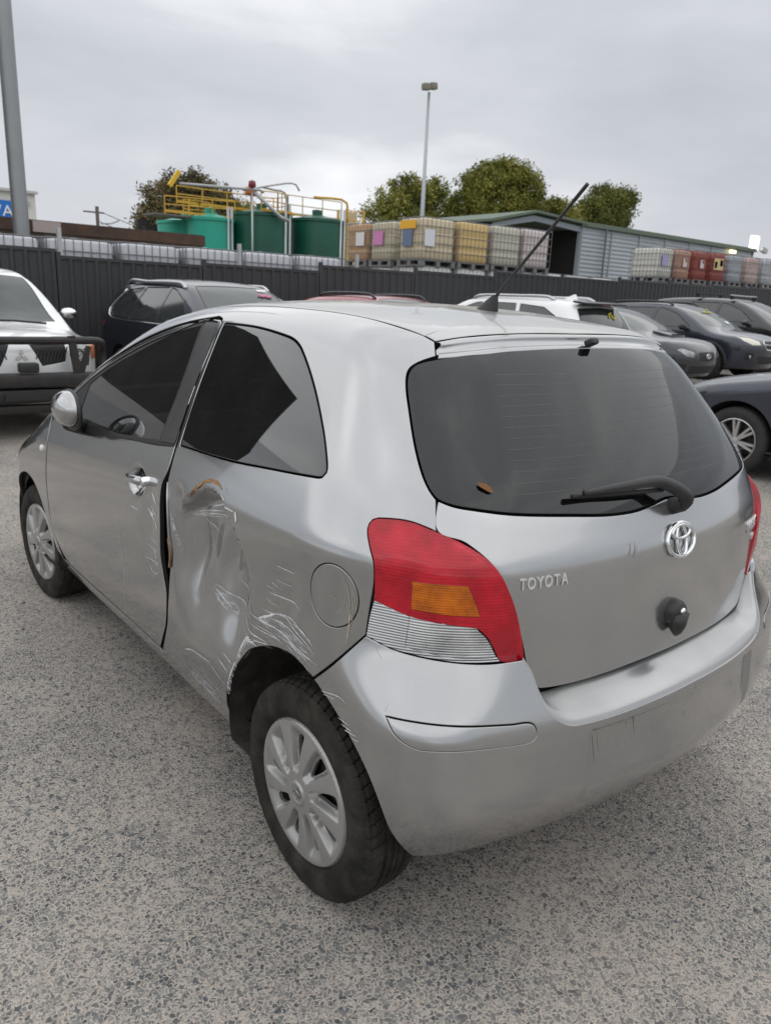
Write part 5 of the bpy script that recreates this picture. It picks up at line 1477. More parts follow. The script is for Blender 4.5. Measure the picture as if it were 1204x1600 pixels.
# charcoal SUV: cross bars
for xx in (.15, -.75):
    p = S2['tp'](xx, 0)
    MB().box((xx, 0, p[2] + .085), (.07, 1.25, .028), None, .01).build('cross_bar', M_RAIL if xx > 0 else M_PLASTIC, su2, 'auto')
    for s in (1, -1): MB().box((xx, s * .56, p[2] + .035), (.08, .05, .10), None, .01).build('bar_foot', M_PLASTIC, su2)
# white wagon: black roof panel, spoiler, fin, plate
V = [O1['tp'](x_, y_) for x_ in np.linspace(-.95, .1, 8) for y_ in np.linspace(-.42, .42, 7)]
mesh_obj('sunroof', [(a, b, c + .006) for a, b, c in V], [(i * 7 + j, i * 7 + j + 1, i * 7 + j + 8, i * 7 + j + 7) for i in range(7) for j in range(6)], M_BGGLASS, outb)
MB().box((-2.12, 0, 1.525), (.26, 1.15, .035), Matrix.Rotation(R(-6), 3, 'Y'), .012).build('tail_spoiler', pmat('gloss_black', (.015, .015, .016), .15), outb, 'auto')
MB().box((-2.235, 0, 1.50), (.012, .22, .02)).build('brake_lamp', M_TAIL, outb)
p = O1['tp'](-1.45, 0)
mesh_obj('shark_fin', [(-1.62, -.03, p[2] - .005), (-1.62, .03, p[2] - .005), (-1.36, .02, p[2]), (-1.36, -.02, p[2]), (-1.60, 0, p[2] + .075), (-1.56, 0, p[2] + .078)], [(0, 1, 4), (1, 2, 5, 4), (2, 3, 5), (3, 0, 4, 5)], P_WHITE, outb)
MB().tube([(-2.30, -.10, 1.12), (-2.26, .25, 1.19)], .012, 6).build('rear_wiper', M_PLASTIC, outb)
# markings painted or stuck on windscreens
def glass_mark(root, fn, pts, w, mat, nm='windscreen_marking', sc=.01):
    for poly in pts:
        P = [tuple(np.array(fn(*q)) + (0.004, 0, .010)) for q in poly]
        MB().tube(P, w, 5).build(nm, mat, root)
M_YEL = pmat('yellow_marker', (.62, .55, .05), .8); M_PNK = pmat('pink_marker', (.75, .25, .42), .8); M_LBL = pmat('paper_white', (.75, .75, .74), .8)
glass_mark(xv, X1['tp'], [[(.62, -.10), (.66, -.02), (.60, .05)], [(.62, .05), (.66, .12), (.62, .2), (.66, .26)], [(.45, .36), (.47, .42)]], .010, M_YEL)
MB().box(tuple(np.array(X1['tp'](1.02, .33)) + (.0, 0, .008)), (.10, .13, .004), Matrix.Rotation(R(28), 3, 'Y')).build('windscreen_paper', M_LBL, xv)
glass_mark(suv, S1['tp'], [[(.66, .44), (.70, .40), (.65, .36), (.70, .32), (.66, .27)], [(.68, .46), (.67, .26)]], .012, M_PNK)
MB().box(tuple(np.array(S1['tp'](.50, .40)) + (0, 0, .008)), (.06, .14, .003), Matrix.Rotation(R(28), 3, 'Y')).build('windscreen_sticker', M_LBL, suv)
MB().tube([tuple(np.array(O1['rp'](y_, z_)) + (-.012, 0, 0)) for y_, z_ in ((-.30, 1.34), (-.22, 1.28), (-.16, 1.34), (-.20, 1.38), (-.12, 1.36), (-.08, 1.30))], .010, 5).build('window_marking', M_YEL, outb)
glass_mark(xv, X1['fp'], [[(.10 + i * .045, .62 + .012 * (i % 2)), (.125 + i * .045, .64)] for i in range(7)], .006, M_PNK, 'bumper_marking')
# ------------------------------------------------------------------ ground
def ground_mat():
    m = bpy.data.materials.new('exposed_aggregate'); m.use_nodes = True
    nt = m.node_tree; L = nt.links; b = nt.nodes['Principled BSDF']
    co = N(nt, 'ShaderNodeTexCoord')
    # slight warp so stones are not round
    wn_ = N(nt, 'ShaderNodeTexNoise'); wn_.inputs['Scale'].default_value = 60; wn_.inputs['Detail'].default_value = 3
    L.new(co.outputs['Object'], wn_.inputs['Vector'])
    wv = N(nt, 'ShaderNodeVectorMath', operation='MULTIPLY_ADD'); wv.inputs[1].default_value = (.022, .022, .0); 
    L.new(wn_.outputs['Color'], wv.inputs[0]); L.new(co.outputs['Object'], wv.inputs[2])
    def vor(scale, feat):
        v = N(nt, 'ShaderNodeTexVoronoi', feature=feat, voronoi_dimensions='2D'); v.inputs['Scale'].default_value = scale
        L.new(wv.outputs[0], v.inputs['Vector']); return v
    e1 = vor(84, 'DISTANCE_TO_EDGE'); c1 = vor(84, 'F1'); e2 = vor(180, 'DISTANCE_TO_EDGE'); c2 = vor(180, 'F1')
    big = N(nt, 'ShaderNodeTexNoise'); big.inputs['Scale'].default_value = 2.3; big.inputs['Detail'].default_value = 5; big.inputs['Roughness'].default_value = .62
    L.new(co.outputs['Object'], big.inputs['Vector'])
    # how deep each stone is buried: random per cell plus patches
    sx = N(nt, 'ShaderNodeSeparateColor'); L.new(c1.outputs['Color'], sx.inputs[0])
    th = N(nt, 'ShaderNodeMapRange'); th.inputs[1].default_value = .30; th.inputs[2].default_value = .72; th.inputs[3].default_value = .12; th.inputs[4].default_value = .60
    L.new(big.outputs['Fac'], th.inputs[0])
    tr = N(nt, 'ShaderNodeMath', operation='MULTIPLY'); L.new(sx.outputs[0], tr.inputs[0]); L.new(th.outputs[0], tr.inputs[1])
    ad = N(nt, 'ShaderNodeMath', operation='ADD'); ad.inputs[1].default_value = .035; L.new(tr.outputs[0], ad.inputs[0])
    sub = N(nt, 'ShaderNodeMath', operation='SUBTRACT'); L.new(e1.outputs['Distance'], sub.inputs[0]); L.new(ad.outputs[0], sub.inputs[1])
    ms = N(nt, 'ShaderNodeMapRange'); ms.inputs[1].default_value = -.02; ms.inputs[2].default_value = .07; L.new(sub.outputs[0], ms.inputs[0])
    # small grit
    s2 = N(nt, 'ShaderNodeSeparateColor'); L.new(c2.outputs['Color'], s2.inputs[0])
    t2 = N(nt, 'ShaderNodeMath', operation='MULTIPLY'); t2.inputs[1].default_value = .55; L.new(s2.outputs[1], t2.inputs[0])
    sb2 = N(nt, 'ShaderNodeMath', operation='SUBTRACT'); L.new(e2.outputs['Distance'], sb2.inputs[0]); L.new(t2.outputs[0], sb2.inputs[1])
    mg = N(nt, 'ShaderNodeMapRange'); mg.inputs[1].default_value = -.02; mg.inputs[2].default_value = .05; mg.inputs[4].default_value = .8; L.new(sb2.outputs[0], mg.inputs[0])
    fine = N(nt, 'ShaderNodeTexNoise'); fine.inputs['Scale'].default_value = 420; fine.inputs['Detail'].default_value = 3; L.new(co.outputs['Object'], fine.inputs['Vector'])
    # colours
    sand = N(nt, 'ShaderNodeValToRGB'); cr = sand.color_ramp
    cr.elements[0].position = .3; cr.elements[0].color = (.30, .268, .235, 1); cr.elements[1].position = .72; cr.elements[1].color = (.55, .495, .435, 1)
    L.new(fine.outputs['Fac'], sand.inputs[0])
    grit = N(nt, 'ShaderNodeValToRGB'); cr = grit.color_ramp
    cr.elements[0].color = (.085, .088, .09, 1); cr.elements[1].color = (.36, .335, .30, 1); L.new(s2.outputs[0], grit.inputs[0])
    stone = N(nt, 'ShaderNodeValToRGB'); cr = stone.color_ramp
    cr.elements[0].color = (.070, .076, .082, 1); cr.elements[1].color = (.32, .31, .285, 1)
    e = cr.elements.new(.5); e.color = (.165, .172, .172, 1)
    e = cr.elements.new(.9); e.color = (.20, .20, .19, 1)
    L.new(sx.outputs[2], stone.inputs[0])
    m1 = N(nt, 'ShaderNodeMix', data_type='RGBA'); L.new(mg.outputs[0], m1.inputs[0]); L.new(sand.outputs[0], m1.inputs[6]); L.new(grit.outputs[0], m1.inputs[7])
    m2 = N(nt, 'ShaderNodeMix', data_type='RGBA'); L.new(ms.outputs[0], m2.inputs[0]); L.new(m1.outputs[2], m2.inputs[6]); L.new(stone.outputs[0], m2.inputs[7])
    e3 = vor(52, 'DISTANCE_TO_EDGE'); c3 = vor(52, 'F1'); s3 = N(nt, 'ShaderNodeSeparateColor'); L.new(c3.outputs['Color'], s3.inputs[0])
    t3 = N(nt, 'ShaderNodeMapRange'); t3.inputs[1].default_value = .55; t3.inputs[2].default_value = 1.0; t3.inputs[3].default_value = .9; t3.inputs[4].default_value = .12; L.new(s3.outputs[1], t3.inputs[0])
    b3 = N(nt, 'ShaderNodeMath', operation='SUBTRACT'); L.new(e3.outputs['Distance'], b3.inputs[0]); L.new(t3.outputs[0], b3.inputs[1])
    m3 = N(nt, 'ShaderNodeMapRange'); m3.inputs[1].default_value = 0; m3.inputs[2].default_value = .08; L.new(b3.outputs[0], m3.inputs[0])
    st3 = N(nt, 'ShaderNodeValToRGB'); st3.color_ramp.elements[0].color = (.075, .083, .095, 1); st3.color_ramp.elements[1].color = (.21, .21, .20, 1); L.new(s3.outputs[2], st3.inputs[0])
    m2b = N(nt, 'ShaderNodeMix', data_type='RGBA'); L.new(m3.outputs[0], m2b.inputs[0]); L.new(m2.outputs[2], m2b.inputs[6]); L.new(st3.outputs[0], m2b.inputs[7])
    m2 = m2b
    # broad weathering
    bw = N(nt, 'ShaderNodeTexNoise'); bw.inputs['Scale'].default_value = .55; bw.inputs['Detail'].default_value = 6; L.new(co.outputs['Object'], bw.inputs['Vector'])
    br = N(nt, 'ShaderNodeMapRange'); br.inputs[1].default_value = .3; br.inputs[2].default_value = .7; br.inputs[3].default_value = .82; br.inputs[4].default_value = 1.16; L.new(bw.outputs['Fac'], br.inputs[0])
    g2 = N(nt, 'ShaderNodeTexNoise'); g2.inputs['Scale'].default_value = 230; g2.inputs['Detail'].default_value = 4; g2.inputs['Roughness'].default_value = .75; L.new(co.outputs['Object'], g2.inputs['Vector'])
    gr = N(nt, 'ShaderNodeMapRange'); gr.inputs[1].default_value = .3; gr.inputs[2].default_value = .7; gr.inputs[3].default_value = .52; gr.inputs[4].default_value = 1.50; L.new(g2.outputs['Fac'], gr.inputs[0])
    vg = N(nt, 'ShaderNodeVectorMath', operation='SCALE'); L.new(m2.outputs[2], vg.inputs[0]); L.new(gr.outputs[0], vg.inputs['Scale'])
    vm = N(nt, 'ShaderNodeVectorMath', operation='SCALE'); L.new(vg.outputs[0], vm.inputs[0]); L.new(br.outputs[0], vm.inputs['Scale'])
    # sand washed into drifts over the stones
    sn = N(nt, 'ShaderNodeTexNoise'); sn.inputs['Scale'].default_value = 1.1; sn.inputs['Detail'].default_value = 7; sn.inputs['Roughness'].default_value = .66; L.new(co.outputs['Object'], sn.inputs['Vector'])
    sm = N(nt, 'ShaderNodeMapRange'); sm.inputs[1].default_value = .50; sm.inputs[2].default_value = .72; sm.inputs[4].default_value = .35; L.new(sn.outputs['Fac'], sm.inputs[0])
    sx_ = N(nt, 'ShaderNodeMix', data_type='RGBA'); sx_.inputs[7].default_value = (.44, .375, .31, 1)
    L.new(sm.outputs[0], sx_.inputs[0]); L.new(vm.outputs[0], sx_.inputs[6])
    L.new(sx_.outputs[2], b.inputs['Base Color'])
    b.inputs['Roughness'].default_value = .88
    hs = N(nt, 'ShaderNodeMath', operation='MULTIPLY_ADD'); hs.inputs[1].default_value = .6; L.new(ms.outputs[0], hs.inputs[0]); L.new(mg.outputs[0], hs.inputs[2])
    h2 = N(nt, 'ShaderNodeMath', operation='MULTIPLY_ADD'); h2.inputs[1].default_value = .6; L.new(fine.outputs['Fac'], h2.inputs[0]); L.new(hs.outputs[0], h2.inputs[2])
    bp = N(nt, 'ShaderNodeBump'); bp.inputs['Strength'].default_value = .55; bp.inputs['Distance'].default_value = .004
    L.new(h2.outputs[0], bp.inputs['Height']); L.new(bp.outputs[0], b.inputs['Normal'])
    return m
ys = [-600, -200, -100, -70] + list(np.arange(-60, 4.01, 1.0)) + [8, 20, 60, 200, 600]
xs = [-600, -200, -60, -20, -10, -4, 0, 4, 8, 14, 30, 70, 200, 700]
V = [(x_, y_, gz(max(y_, -60))) for x_ in xs for y_ in ys]; ny = len(ys)
g = mesh_obj('ground', V, [(i * ny + j, (i + 1) * ny + j, (i + 1) * ny + j + 1, i * ny + j + 1) for i in range(len(xs) - 1) for j in range(ny - 1)], ground_mat())
tag(g, 'pale exposed-aggregate yard surface', None, None, 'structure')

# loose pebbles
peb = MB()
for k in range(420):
    px_, py_ = rnd.uniform(-1.6, 3.2), rnd.uniform(-2.2, 2.6)
    s = rnd.choice([.003, .004, .004, .005, .006, .009])
    bm = bmesh.new(); bmesh.ops.create_icosphere(bm, subdivisions=1, radius=s)
    Mx = Matrix.Rotation(rnd.uniform(0, 6), 3, 'Z')
    vv = [Mx @ Vector((v.co.x * rnd.uniform(.8, 1.3), v.co.y * rnd.uniform(.7, 1.1), v.co.z * .6)) + Vector((px_, py_, gz(py_) + s * .45)) for v in bm.verts]
    bm.verts.index_update()
    peb.add(vv, [tuple(v.index for v in f.verts) for f in bm.faces]); bm.free()
po_ = peb.build('pebbles', pmat('pebble_pale', (.33, .31, .28), .9, noise=(4, 1, (.12, .12, .125))), None, True)
tag(po_, 'loose pale pebbles scattered on the yard', 'pebbles', None, 'stuff')

# ------------------------------------------------------------------ steel fence
M_FENCE = pmat('fence_steel', (.040, .041, .044), .55, .1, noise=(1.6, .5, (.052, .053, .055)))
fence = empty('steel_fence', (11.0, -1.82, 0))
tag(fence, 'dark grey ribbed steel panel fence behind the parked cars', 'fence')
tops = {-2: 2.09, -1: 2.09, 0: 2.00, 1: 2.04, 2: 2.15, 3: 2.19, 4: 2.30, 5: 2.315, 6: 2.37, 7: 2.40, 8: 2.44, 9: 2.48, 10: 2.52, 11: 2.56, 12: 2.60}
BAY = 2.38
for k, zt_ in tops.items():
    y0 = -BAY * k; y1 = y0 - BAY
    base = gz(-1.82 + y1) - .02
    # trapezoid ribs, about 0.2 m apart
    prof = []
    n = 12; pw = (BAY - .06) / n
    for i in range(n):
        a = y0 - .03 - i * pw
        prof += [(a, 0), (a - pw * .55, 0), (a - pw * .68, -.032), (a - pw * .87, -.032)]
    prof.append((y1 + .03, 0))
    V = [(dx, yy, z_) for z_ in (base, zt_ - .03) for yy, dx in prof]
    m_ = len(prof)
    mesh_obj('fence_panel', V, [(i, i + 1, m_ + i + 1, m_ + i) for i in range(m_ - 1)], M_FENCE, fence, False)
    MB().box((0, (y0 + y1) / 2, zt_ - .02), (.05, BAY - .07, .05)).build('top_rail', M_FENCE, fence)
    MB().box((0, y0, (zt_ + .04 + base) / 2), (.065, .065, zt_ + .07 - base)).build('fence_post', M_FENCE, fence)

# ------------------------------------------------------------------ bulk liquid containers behind the fence
M_CAGE = pmat('galvanised_cage', (.20, .205, .21), .5, .5)
M_PALLET = pmat('pallet_steel', (.20, .20, .20), .6, .4)
def bottle_mesh(h=.98, w=1.10, d=.94):
    V = []; F = []
    lev = [(0, .94), (.03, 1), (.25, 1), (.27, .985), (.31, .985), (.33, 1), (.6, 1), (.62, .985), (.66, .985), (.68, 1), (h - .06, 1), (h - .02, .96), (h, .86)]
    prof = []
    for sx, sy, a0 in ((1, 1, 0), (-1, 1, 90), (-1, -1, 180), (1, -1, 270)):
        for a in (0, 30, 60, 90):
            prof.append((sx * (w / 2 - .1) + .1 * math.cos(R(a0 + a)), sy * (d / 2 - .1) + .1 * math.sin(R(a0 + a))))
    n = len(prof)
    for z_, s in lev:
        V += [(x_ * s, y_ * s, z_) for x_, y_ in prof]
    for i in range(len(lev) - 1):
        F += [(i * n + k, i * n + (k + 1) % n, (i + 1) * n + (k + 1) % n, (i + 1) * n + k) for k in range(n)]
    F.append(tuple(range((len(lev) - 1) * n, len(lev) * n)))
    b = MB().add(V, F); b.lathe([(.085, h - .01), (.085, h + .05), (0, h + .055)], 14)
    return b
def cage_mesh(h=1.0, w=1.18, d=.98):
    b = MB(); r = .0085
    for z_ in np.linspace(.0, h, 6):
        b.tube([(-w/2, -d/2, z_), (w/2, -d/2, z_), (w/2, d/2, z_), (-w/2, d/2, z_)], r * (1.5 if z_ > .9 else 1), 5, True)
    for x_ in np.linspace(-w/2, w/2, 9):
        for y_ in (-d/2, d/2): b.tube([(x_, y_ * 1.01, 0), (x_, y_ * 1.01, h)], r, 4, False, False)
    for y_ in np.linspace(-d/2, d/2, 8):
        for x_ in (-w/2, w/2): b.tube([(x_ * 1.01, y_, 0), (x_ * 1.01, y_, h)], r, 4, False, False)
    for y_ in (-.22, .22): b.tube([(-w/2, y_, h + .004), (w/2, y_, h + .004)], .012, 5)
    return b
def pallet_mesh():
    b = MB().box((0, 0, .125), (1.18, .98, .03))
    for x_ in (-.52, 0, .52):
        for y_ in (-.42, 0, .42): b.box((x_, y_, .055), (.13, .13, .11))
        b.box((x_, 0, .006), (.13, .98, .012))
    return b
b0 = bottle_mesh().build('bottle', None, None, True); c0 = cage_mesh().build('cage', M_CAGE, None); p0 = pallet_mesh().build('pallet', M_PALLET, None)
for o in (b0, c0, p0): COL.objects.unlink(o)
IBCM = {}
def bottle_mat(n, col, col2):
    return pmat('container_' + n, col, .5, spec=.4, noise=(1.4, .6, col2))
def container(x, y, z, col, label, group, rz=0, plate=None, c2=None):
    n = str(col)
    if n not in IBCM:
        me = b0.data.copy(); me.materials.clear(); me.materials.append(bottle_mat(str(len(IBCM)), col, c2 or tuple(c * .85 for c in col))); IBCM[n] = me
    r = empty('bulk_container', (x, y, z), rz)
    tag(r, label, 'container', group)
    for o, nm, zz in ((b0, 'bottle', .15), (c0, 'cage', .14), (p0, 'pallet', 0)):
        c = dup(o, r, (0, 0, zz))
        if nm == 'bottle': c.data = IBCM[n]
    if plate:
        for (yy, zz, w_, h_, pc) in plate:
            MB().box((-.605, yy, zz), (.008, w_, h_)).build('label_plate', pmat('plate_' + '_'.join('%02d' % int(v * 99) for v in pc), pc, .6), r)
    return r
WHT, GRY = (.66, .67, .68), (.34, .35, .40)
RY = math.pi / 2
NUM = ['first', 'second', 'third', 'fourth', 'fifth', 'sixth', 'seventh']
ylow = [-.2, -1.45, -2.70, -3.95, -5.20, -6.45, -7.70]
for i, yy in enumerate(ylow):
    base = .02 + .012 * i
    container(13.1, yy, base, (.36, .37, .42), 'caged container on the ground behind the fence, below container %s from the left' % NUM[i], 'caged containers behind the left fence', RY)
    container(13.1, yy, base + 1.16, (.60, .61, .65), 'white caged container showing above the fence, %s from the left edge' % NUM[i], 'caged containers behind the left fence', RY, c2=(.36, .37, .43))
# x, y, base, rotation, colour, what sets it apart, side faces with placards
up = [(16.95, -12.36, .17, RY, (.60, .36, .19), 'orange', [(-.59, .72, .40, .36, (.70, .70, .70))]),
      (15.75, -12.28, .16, RY, (.62, .55, .40), 'cream pink-placard', [(-.59, .72, .42, .36, (.60, .22, .48))]),
      (14.02, -11.88, .14, RY, (.68, .58, .40), 'cream orange-placard', [(-.59, .98, .62, .20, (.80, .42, .03)), (-.592, .66, .36, .40, (.13, .18, .30))]),
      (14.02, -13.14, .15, RY, (.72, .52, .22), 'amber yellow', []), (14.02, -14.40, .17, RY, (.60, .58, .48), 'pale straw', []), (14.02, -15.62, .19, RY, (.68, .60, .58), 'pinkish white', [])]
for (xx, yy, zb_, rz_, col, nm, pls) in up:
    for lv in range(2):
        container(xx, yy, zb_ + lv * 1.16, (.66, .66, .64), 'white caged container, %s layer below the %s one' % (['bottom', 'middle'][lv], nm), 'stacked containers behind the fence', rz_)
    t = container(xx, yy, zb_ + 2 * 1.16, col, '%s caged liquid container on top of its stack' % nm, 'stacked containers behind the fence', rz_)
    for (xl, zz, w_, h_, pc) in pls:
        MB().box((-xl + .012, -.08 if pc[2] < .5 or w_ > .5 else .18, zz), (.008, w_, h_)).build('label_plate', pmat('plate_' + '_'.join('%02d' % int(v * 99) for v in pc), pc, .6), t)
    if 'orange-' in nm:
        MB().box((.36, .51, .66), (.34, .008, .40)).build('label_plate', pmat('plate_white_sheet', (.68, .70, .74), .6), t)
for i, yy in enumerate((-17.8, -19.1, -20.4)):
    for lv in range(2):
        container(15.1, yy, .28 + lv * 1.16, (.66, .66, .64), 'white caged container before the shed, %s layer, %s from the bay' % (['lower', 'upper'][lv], ['first', 'second', 'third'][i]), 'containers before the shed')
RT_SHIFT = -1.3
rt = [(-22.5, (.64, .63, .58), 'off-white'), (-23.7, (.45, .33, .25), 'rusty brown'), (-24.9, (.27, .085, .07), 'dark red'), (-26.2, (.27, .085, .07), 'bright-placard dark red'), (-27.6, (.42, .46, .50), 'blue grey'), (-29.0, (.60, .46, .42), 'pale pink'), (-30.4, (.50, .53, .56), 'pale grey')]
M_REDC = pmat('red_cage', (.26, .035, .03), .6, noise=(6, .6, (.16, .05, .03)))
for i, (yy, col, nm) in enumerate(rt):
    yy += RT_SHIFT
    for lv in range(3):
        if lv < 2: container(15.1, yy, .33 + .02 * i + lv * 1.16, (.60, .60, .58), 'grey caged container under the %s one by the shed, %s layer' % (nm, ['bottom', 'middle'][lv]), 'containers at the far right')
        else:
            t = container(15.1, yy, .33 + .02 * i + 2 * 1.16, col, '%s caged container on top by the shed' % nm, 'containers at the far right',
                          plate=[(.15, .72, .30, .36, (.34, .30, .55))] if i == 0 else ([(.0, .70, .26, .30, (.60, .50, .48)), (-.05, .78, .1, .1, (.55, .05, .06))] if i in (1, 2) else ([(.1, .75, .70, .42, (.55, .45, .22)), (-.1, .80, .22, .22, (.55, .10, .12)), (.3, .72, .18, .24, (.62, .60, .58))] if i == 3 else None)))
            if i in (1, 2, 3):
                for c in t.children:
                    if c.name.startswith('cage'):
                        me = c.data.copy(); me.materials.clear(); me.materials.append(M_REDC); c.data = me
# galvanised posts behind the fence
for (yy, i) in ((-2.03, 'left, by the first container'), (-5.19, 'middle, by the green tanks'), (-7.87, 'right, by the orange container')):
    p = MB().box((0, 0, 1.22), (.06, .06, 2.44)).build('steel_post', pmat('galvanised', (.48, .49, .50), .45, .6), None, False, (11.6, yy, 0))
    tag(p, 'thin galvanised post rising just above the fence at the %s' % i, 'post', 'posts behind the fence')

# ------------------------------------------------------------------ tanks with walkways
M_TEAL = pmat('tank_teal', (.016, .36, .255), .45, noise=(.8, .5, (.03, .28, .205)))
M_DGRN = pmat('tank_dark_green', (.006, .075, .048), .4, noise=(.8, .6, (.010, .125, .08)))
M_YSTEEL = pmat('yellow_steel', (.62, .36, .03), .5, noise=(3, .4, (.48, .30, .06)))
M_PIPE = pmat('pipe_steel', (.42, .43, .43), .4, .6)
def railing(b, pts, h=.72, step=.9):
    pts = [Vector(p) for p in pts]
    for a, c in zip(pts[:-1], pts[1:]):
        L_ = (c - a).length; n = max(1, int(L_ / step))
        for i in range(n + 1):
            p = a.lerp(c, i / n); b.tube([p, p + Vector((0, 0, h))], .022, 5, False, False)
        for hh in (h, h * .55): b.tube([a + Vector((0, 0, hh)), c + Vector((0, 0, hh))], .02, 5)
        b.box((a + c) / 2 + Vector((0, 0, .08)), ((c - a).length * abs((c - a).normalized().x) + .03, (c - a).length * abs((c - a).normalized().y) + .03, .09))
def tank(x, y, r, h, mat, label, rail):
    t = empty('storage_tank', (x, y, 0)); tag(t, label, 'tank', 'green tanks behind the fence')
    MB().lathe([(r, 0), (r, h * .5 - .03), (r + .04, h * .5), (r, h * .5 + .03), (r, h - .12), (r + .05, h - .10), (r + .05, h), (r * .95, h), (0, h + .25)], 56).build('shell', mat, t, 'auto')
    lg = MB().lathe([(.2, h + .1), (.2, h + .38), (0, h + .42)], 16); lg.build('hatch', mat, t, 'auto')
    for a in (200, 215): MB().tube([(r * 1.03 * math.cos(R(a)), r * 1.03 * math.sin(R(a)), 0), (r * 1.03 * math.cos(R(a)), r * 1.03 * math.sin(R(a)), h + .4)], .05, 8).build('pipe', M_PIPE, t, True)
    if rail:
        b = MB(); railing(b, [(r * .92 * math.cos(R(a)), r * .92 * math.sin(R(a)), h) for a in range(150, 331, 36)])
        b.build('guard_rail', M_YSTEEL, t)
    return t
T1 = tank(27.0, -11.2, 1.05, 4.05, M_TEAL, 'small teal tank, leftmost of the four tanks', True)
T2 = tank(26.2, -11.75, .85, 4.15, M_TEAL, 'small teal tank in front, second from the left', False)
T1.location = (27.0, -11.15, 0); T2.location = (25.6, -11.45, 0)
T3 = tank(25.2, -13.35, 1.12, 4.45, M_DGRN, 'tall dark green tank with yellow railing, third from the left', True)
T4 = tank(25.2, -15.85, 1.12, 4.48, M_DGRN, 'tall dark green tank beside the yellow caged ladder, rightmost of the four', False)
wk = empty('walkway', (25.5, -13, 4.1)); tag(wk, 'yellow steel walkway railing running along the tops of the tanks', 'walkway')
b = MB(); railing(b, [(-.2, 3.4, .02), (-.2, .7, .10)], .6); b.build('guard_rail', M_YSTEEL, wk)
b = MB(); railing(b, [(-.2, -1.3, .45), (-.2, -4.1, .45)], .75); b.build('guard_rail', pmat('yellow_steel_pale', (.52, .40, .16), .5), wk)
b = MB(); railing(b, [(.6, 2.6, .5), (.6, -1.4, .5)], .6); b.build('guard_rail', M_YSTEEL, wk)
MB().box((.3, 2.2, .02), (1.0, 3.2, .05)).build('deck', pmat('deck_grating', (.16, .15, .13), .8), wk)
MB().tube([(-1.5, 3.4, .9), (-1.5, .4, 1.05), (-1.4, .2, 1.0)], .045, 8).build('pipe', M_PIPE, wk, True)
MB().tube([(-1.5, .6, .95), (-1.7, -.35, .2), (-1.7, -.7, .1)], .07, 8).build('chute', M_PIPE, wk, True)
MB().tube([(-1.5, .7, -3), (-1.5, .7, 1.05)], .035, 8).build('post', M_PIPE, wk, True)
MB().box((-1.4, 3.55, 1.05), (.13, .13, .6), Matrix.Rotation(R(35), 3, 'X')).build('hoist_arm', pmat('hoist_yellow', (.70, .45, .02), .5), wk)
MB().lathe([(0, .22), (.12, .18), (.14, 0), (0, -.05)], 14, 'z', Matrix.Translation((-1.5, .7, 1.12))).build('motor', pmat('motor_red', (.20, .03, .03), .5), wk, True)
MB().lathe([(0, .3), (.22, .26), (.24, 0), (0, -.05)], 14, 'z', Matrix.Translation((.4, -.3, 1.1))).build('motor', pmat('motor_orange', (.65, .16, .04), .5), wk, True)
MB().tube(spline_loop([(-.9, -1.1, .5), (-.9, -1.0, 1.15), (-.9, -.6, 1.2), (-.9, .0, 1.25)], .2, False), .04, 8).build('pipe', M_PIPE, wk, True)
MB().tube(spline_loop([(-1.2, .9, 1.0), (-1.2, -.9, 1.45), (-1.2, -1.3, 1.45), (-1.2, -1.45, 1.25)], .2, False), .032, 8).build('pipe', M_PIPE, wk, True)
MB().tube(spline_loop([(-.9, -2.3, 1.15), (-.9, -3.6, 1.2), (-.9, -3.85, 1.1), (-.9, -3.9, .4)], .2, False), .045, 8).build('pipe', M_YSTEEL, wk, True)
ld = empty('caged_ladder', (25, -17.35, 0)); tag(ld, 'pale yellow steel tower with caged ladder right of the tanks', 'ladder')
b = MB()
for sy in (.42, -.42):
    for sx in (.3, -.3): b.tube([(sx, sy, 0), (sx, sy, 5.0)], .05, 6)
for z_ in np.arange(.4, 5.0, .35): b.tube([(-.3, .42, z_), (-.3, -.42, z_)], .02, 5)
b.build('frame', M_YSTEEL, ld)
MB().box((.1, -.05, 2.6), (.04, .66, 4.7)).build('back_sheet', pmat('cream_sheet', (.55, .46, .28), .6), ld)
gs = MB().box((0, 0, 2.0), (3, 4.5, 4.0)); go = gs.build('grey_shed', pmat('grey_sheet', (.32, .33, .34), .6, noise=(2, .4, (.26, .27, .28))), None, False, (30, -18.6, 0)); tag(go, 'plain grey shed wall between the tanks and the container stack', 'shed')

# ------------------------------------------------------------------ low brown roof, billboard building, far poles
rf = empty('lean_to_roof', (16, -2, 0)); tag(rf, 'low rusty brown roof running behind the containers at the left', 'roof')
b = MB().box((2.5, 0, 2.80), (5.0, 9.2, .10)); b.build('roof_sheet', pmat('roof_dark', (.055, .050, .046), .8, noise=(1.2, .6, (.10, .08, .065))), rf)
MB().box((0, 0, 2.72), (.12, 9.2, .22)).build('fascia', pmat('fascia_rust', (.10, .055, .035), .8, noise=(2.5, .8, (.035, .026, .02))), rf)
MB().box((.1, 0, 2.58), (.10, 9.2, .06)).build('gutter', pmat('gutter_pale', (.30, .24, .20), .7, noise=(2, .8, (.12, .08, .06))), rf)
for yy in (-4.3, -1.5, 1.5, 4.3): MB().box((.15, yy, 1.3), (.12, .12, 2.6)).build('post', M_PIPE, rf)
MB().box((-.08, -1.05, 2.72), (.03, .55, .22)).build('small_sign', pmat('sign_faded', (.42, .36, .34), .7), rf)
bl = empty('billboard_building', (40, -5.0, 0)); tag(bl, 'white building with a blue sign half hidden behind the grey pole', 'building')
MB().box((3, 0, 2.9), (6, 8.5, 5.8)).build('wall', pmat('wall_white', (.66, .66, .62), .8, noise=(.8, .3, (.55, .55, .50))), bl)
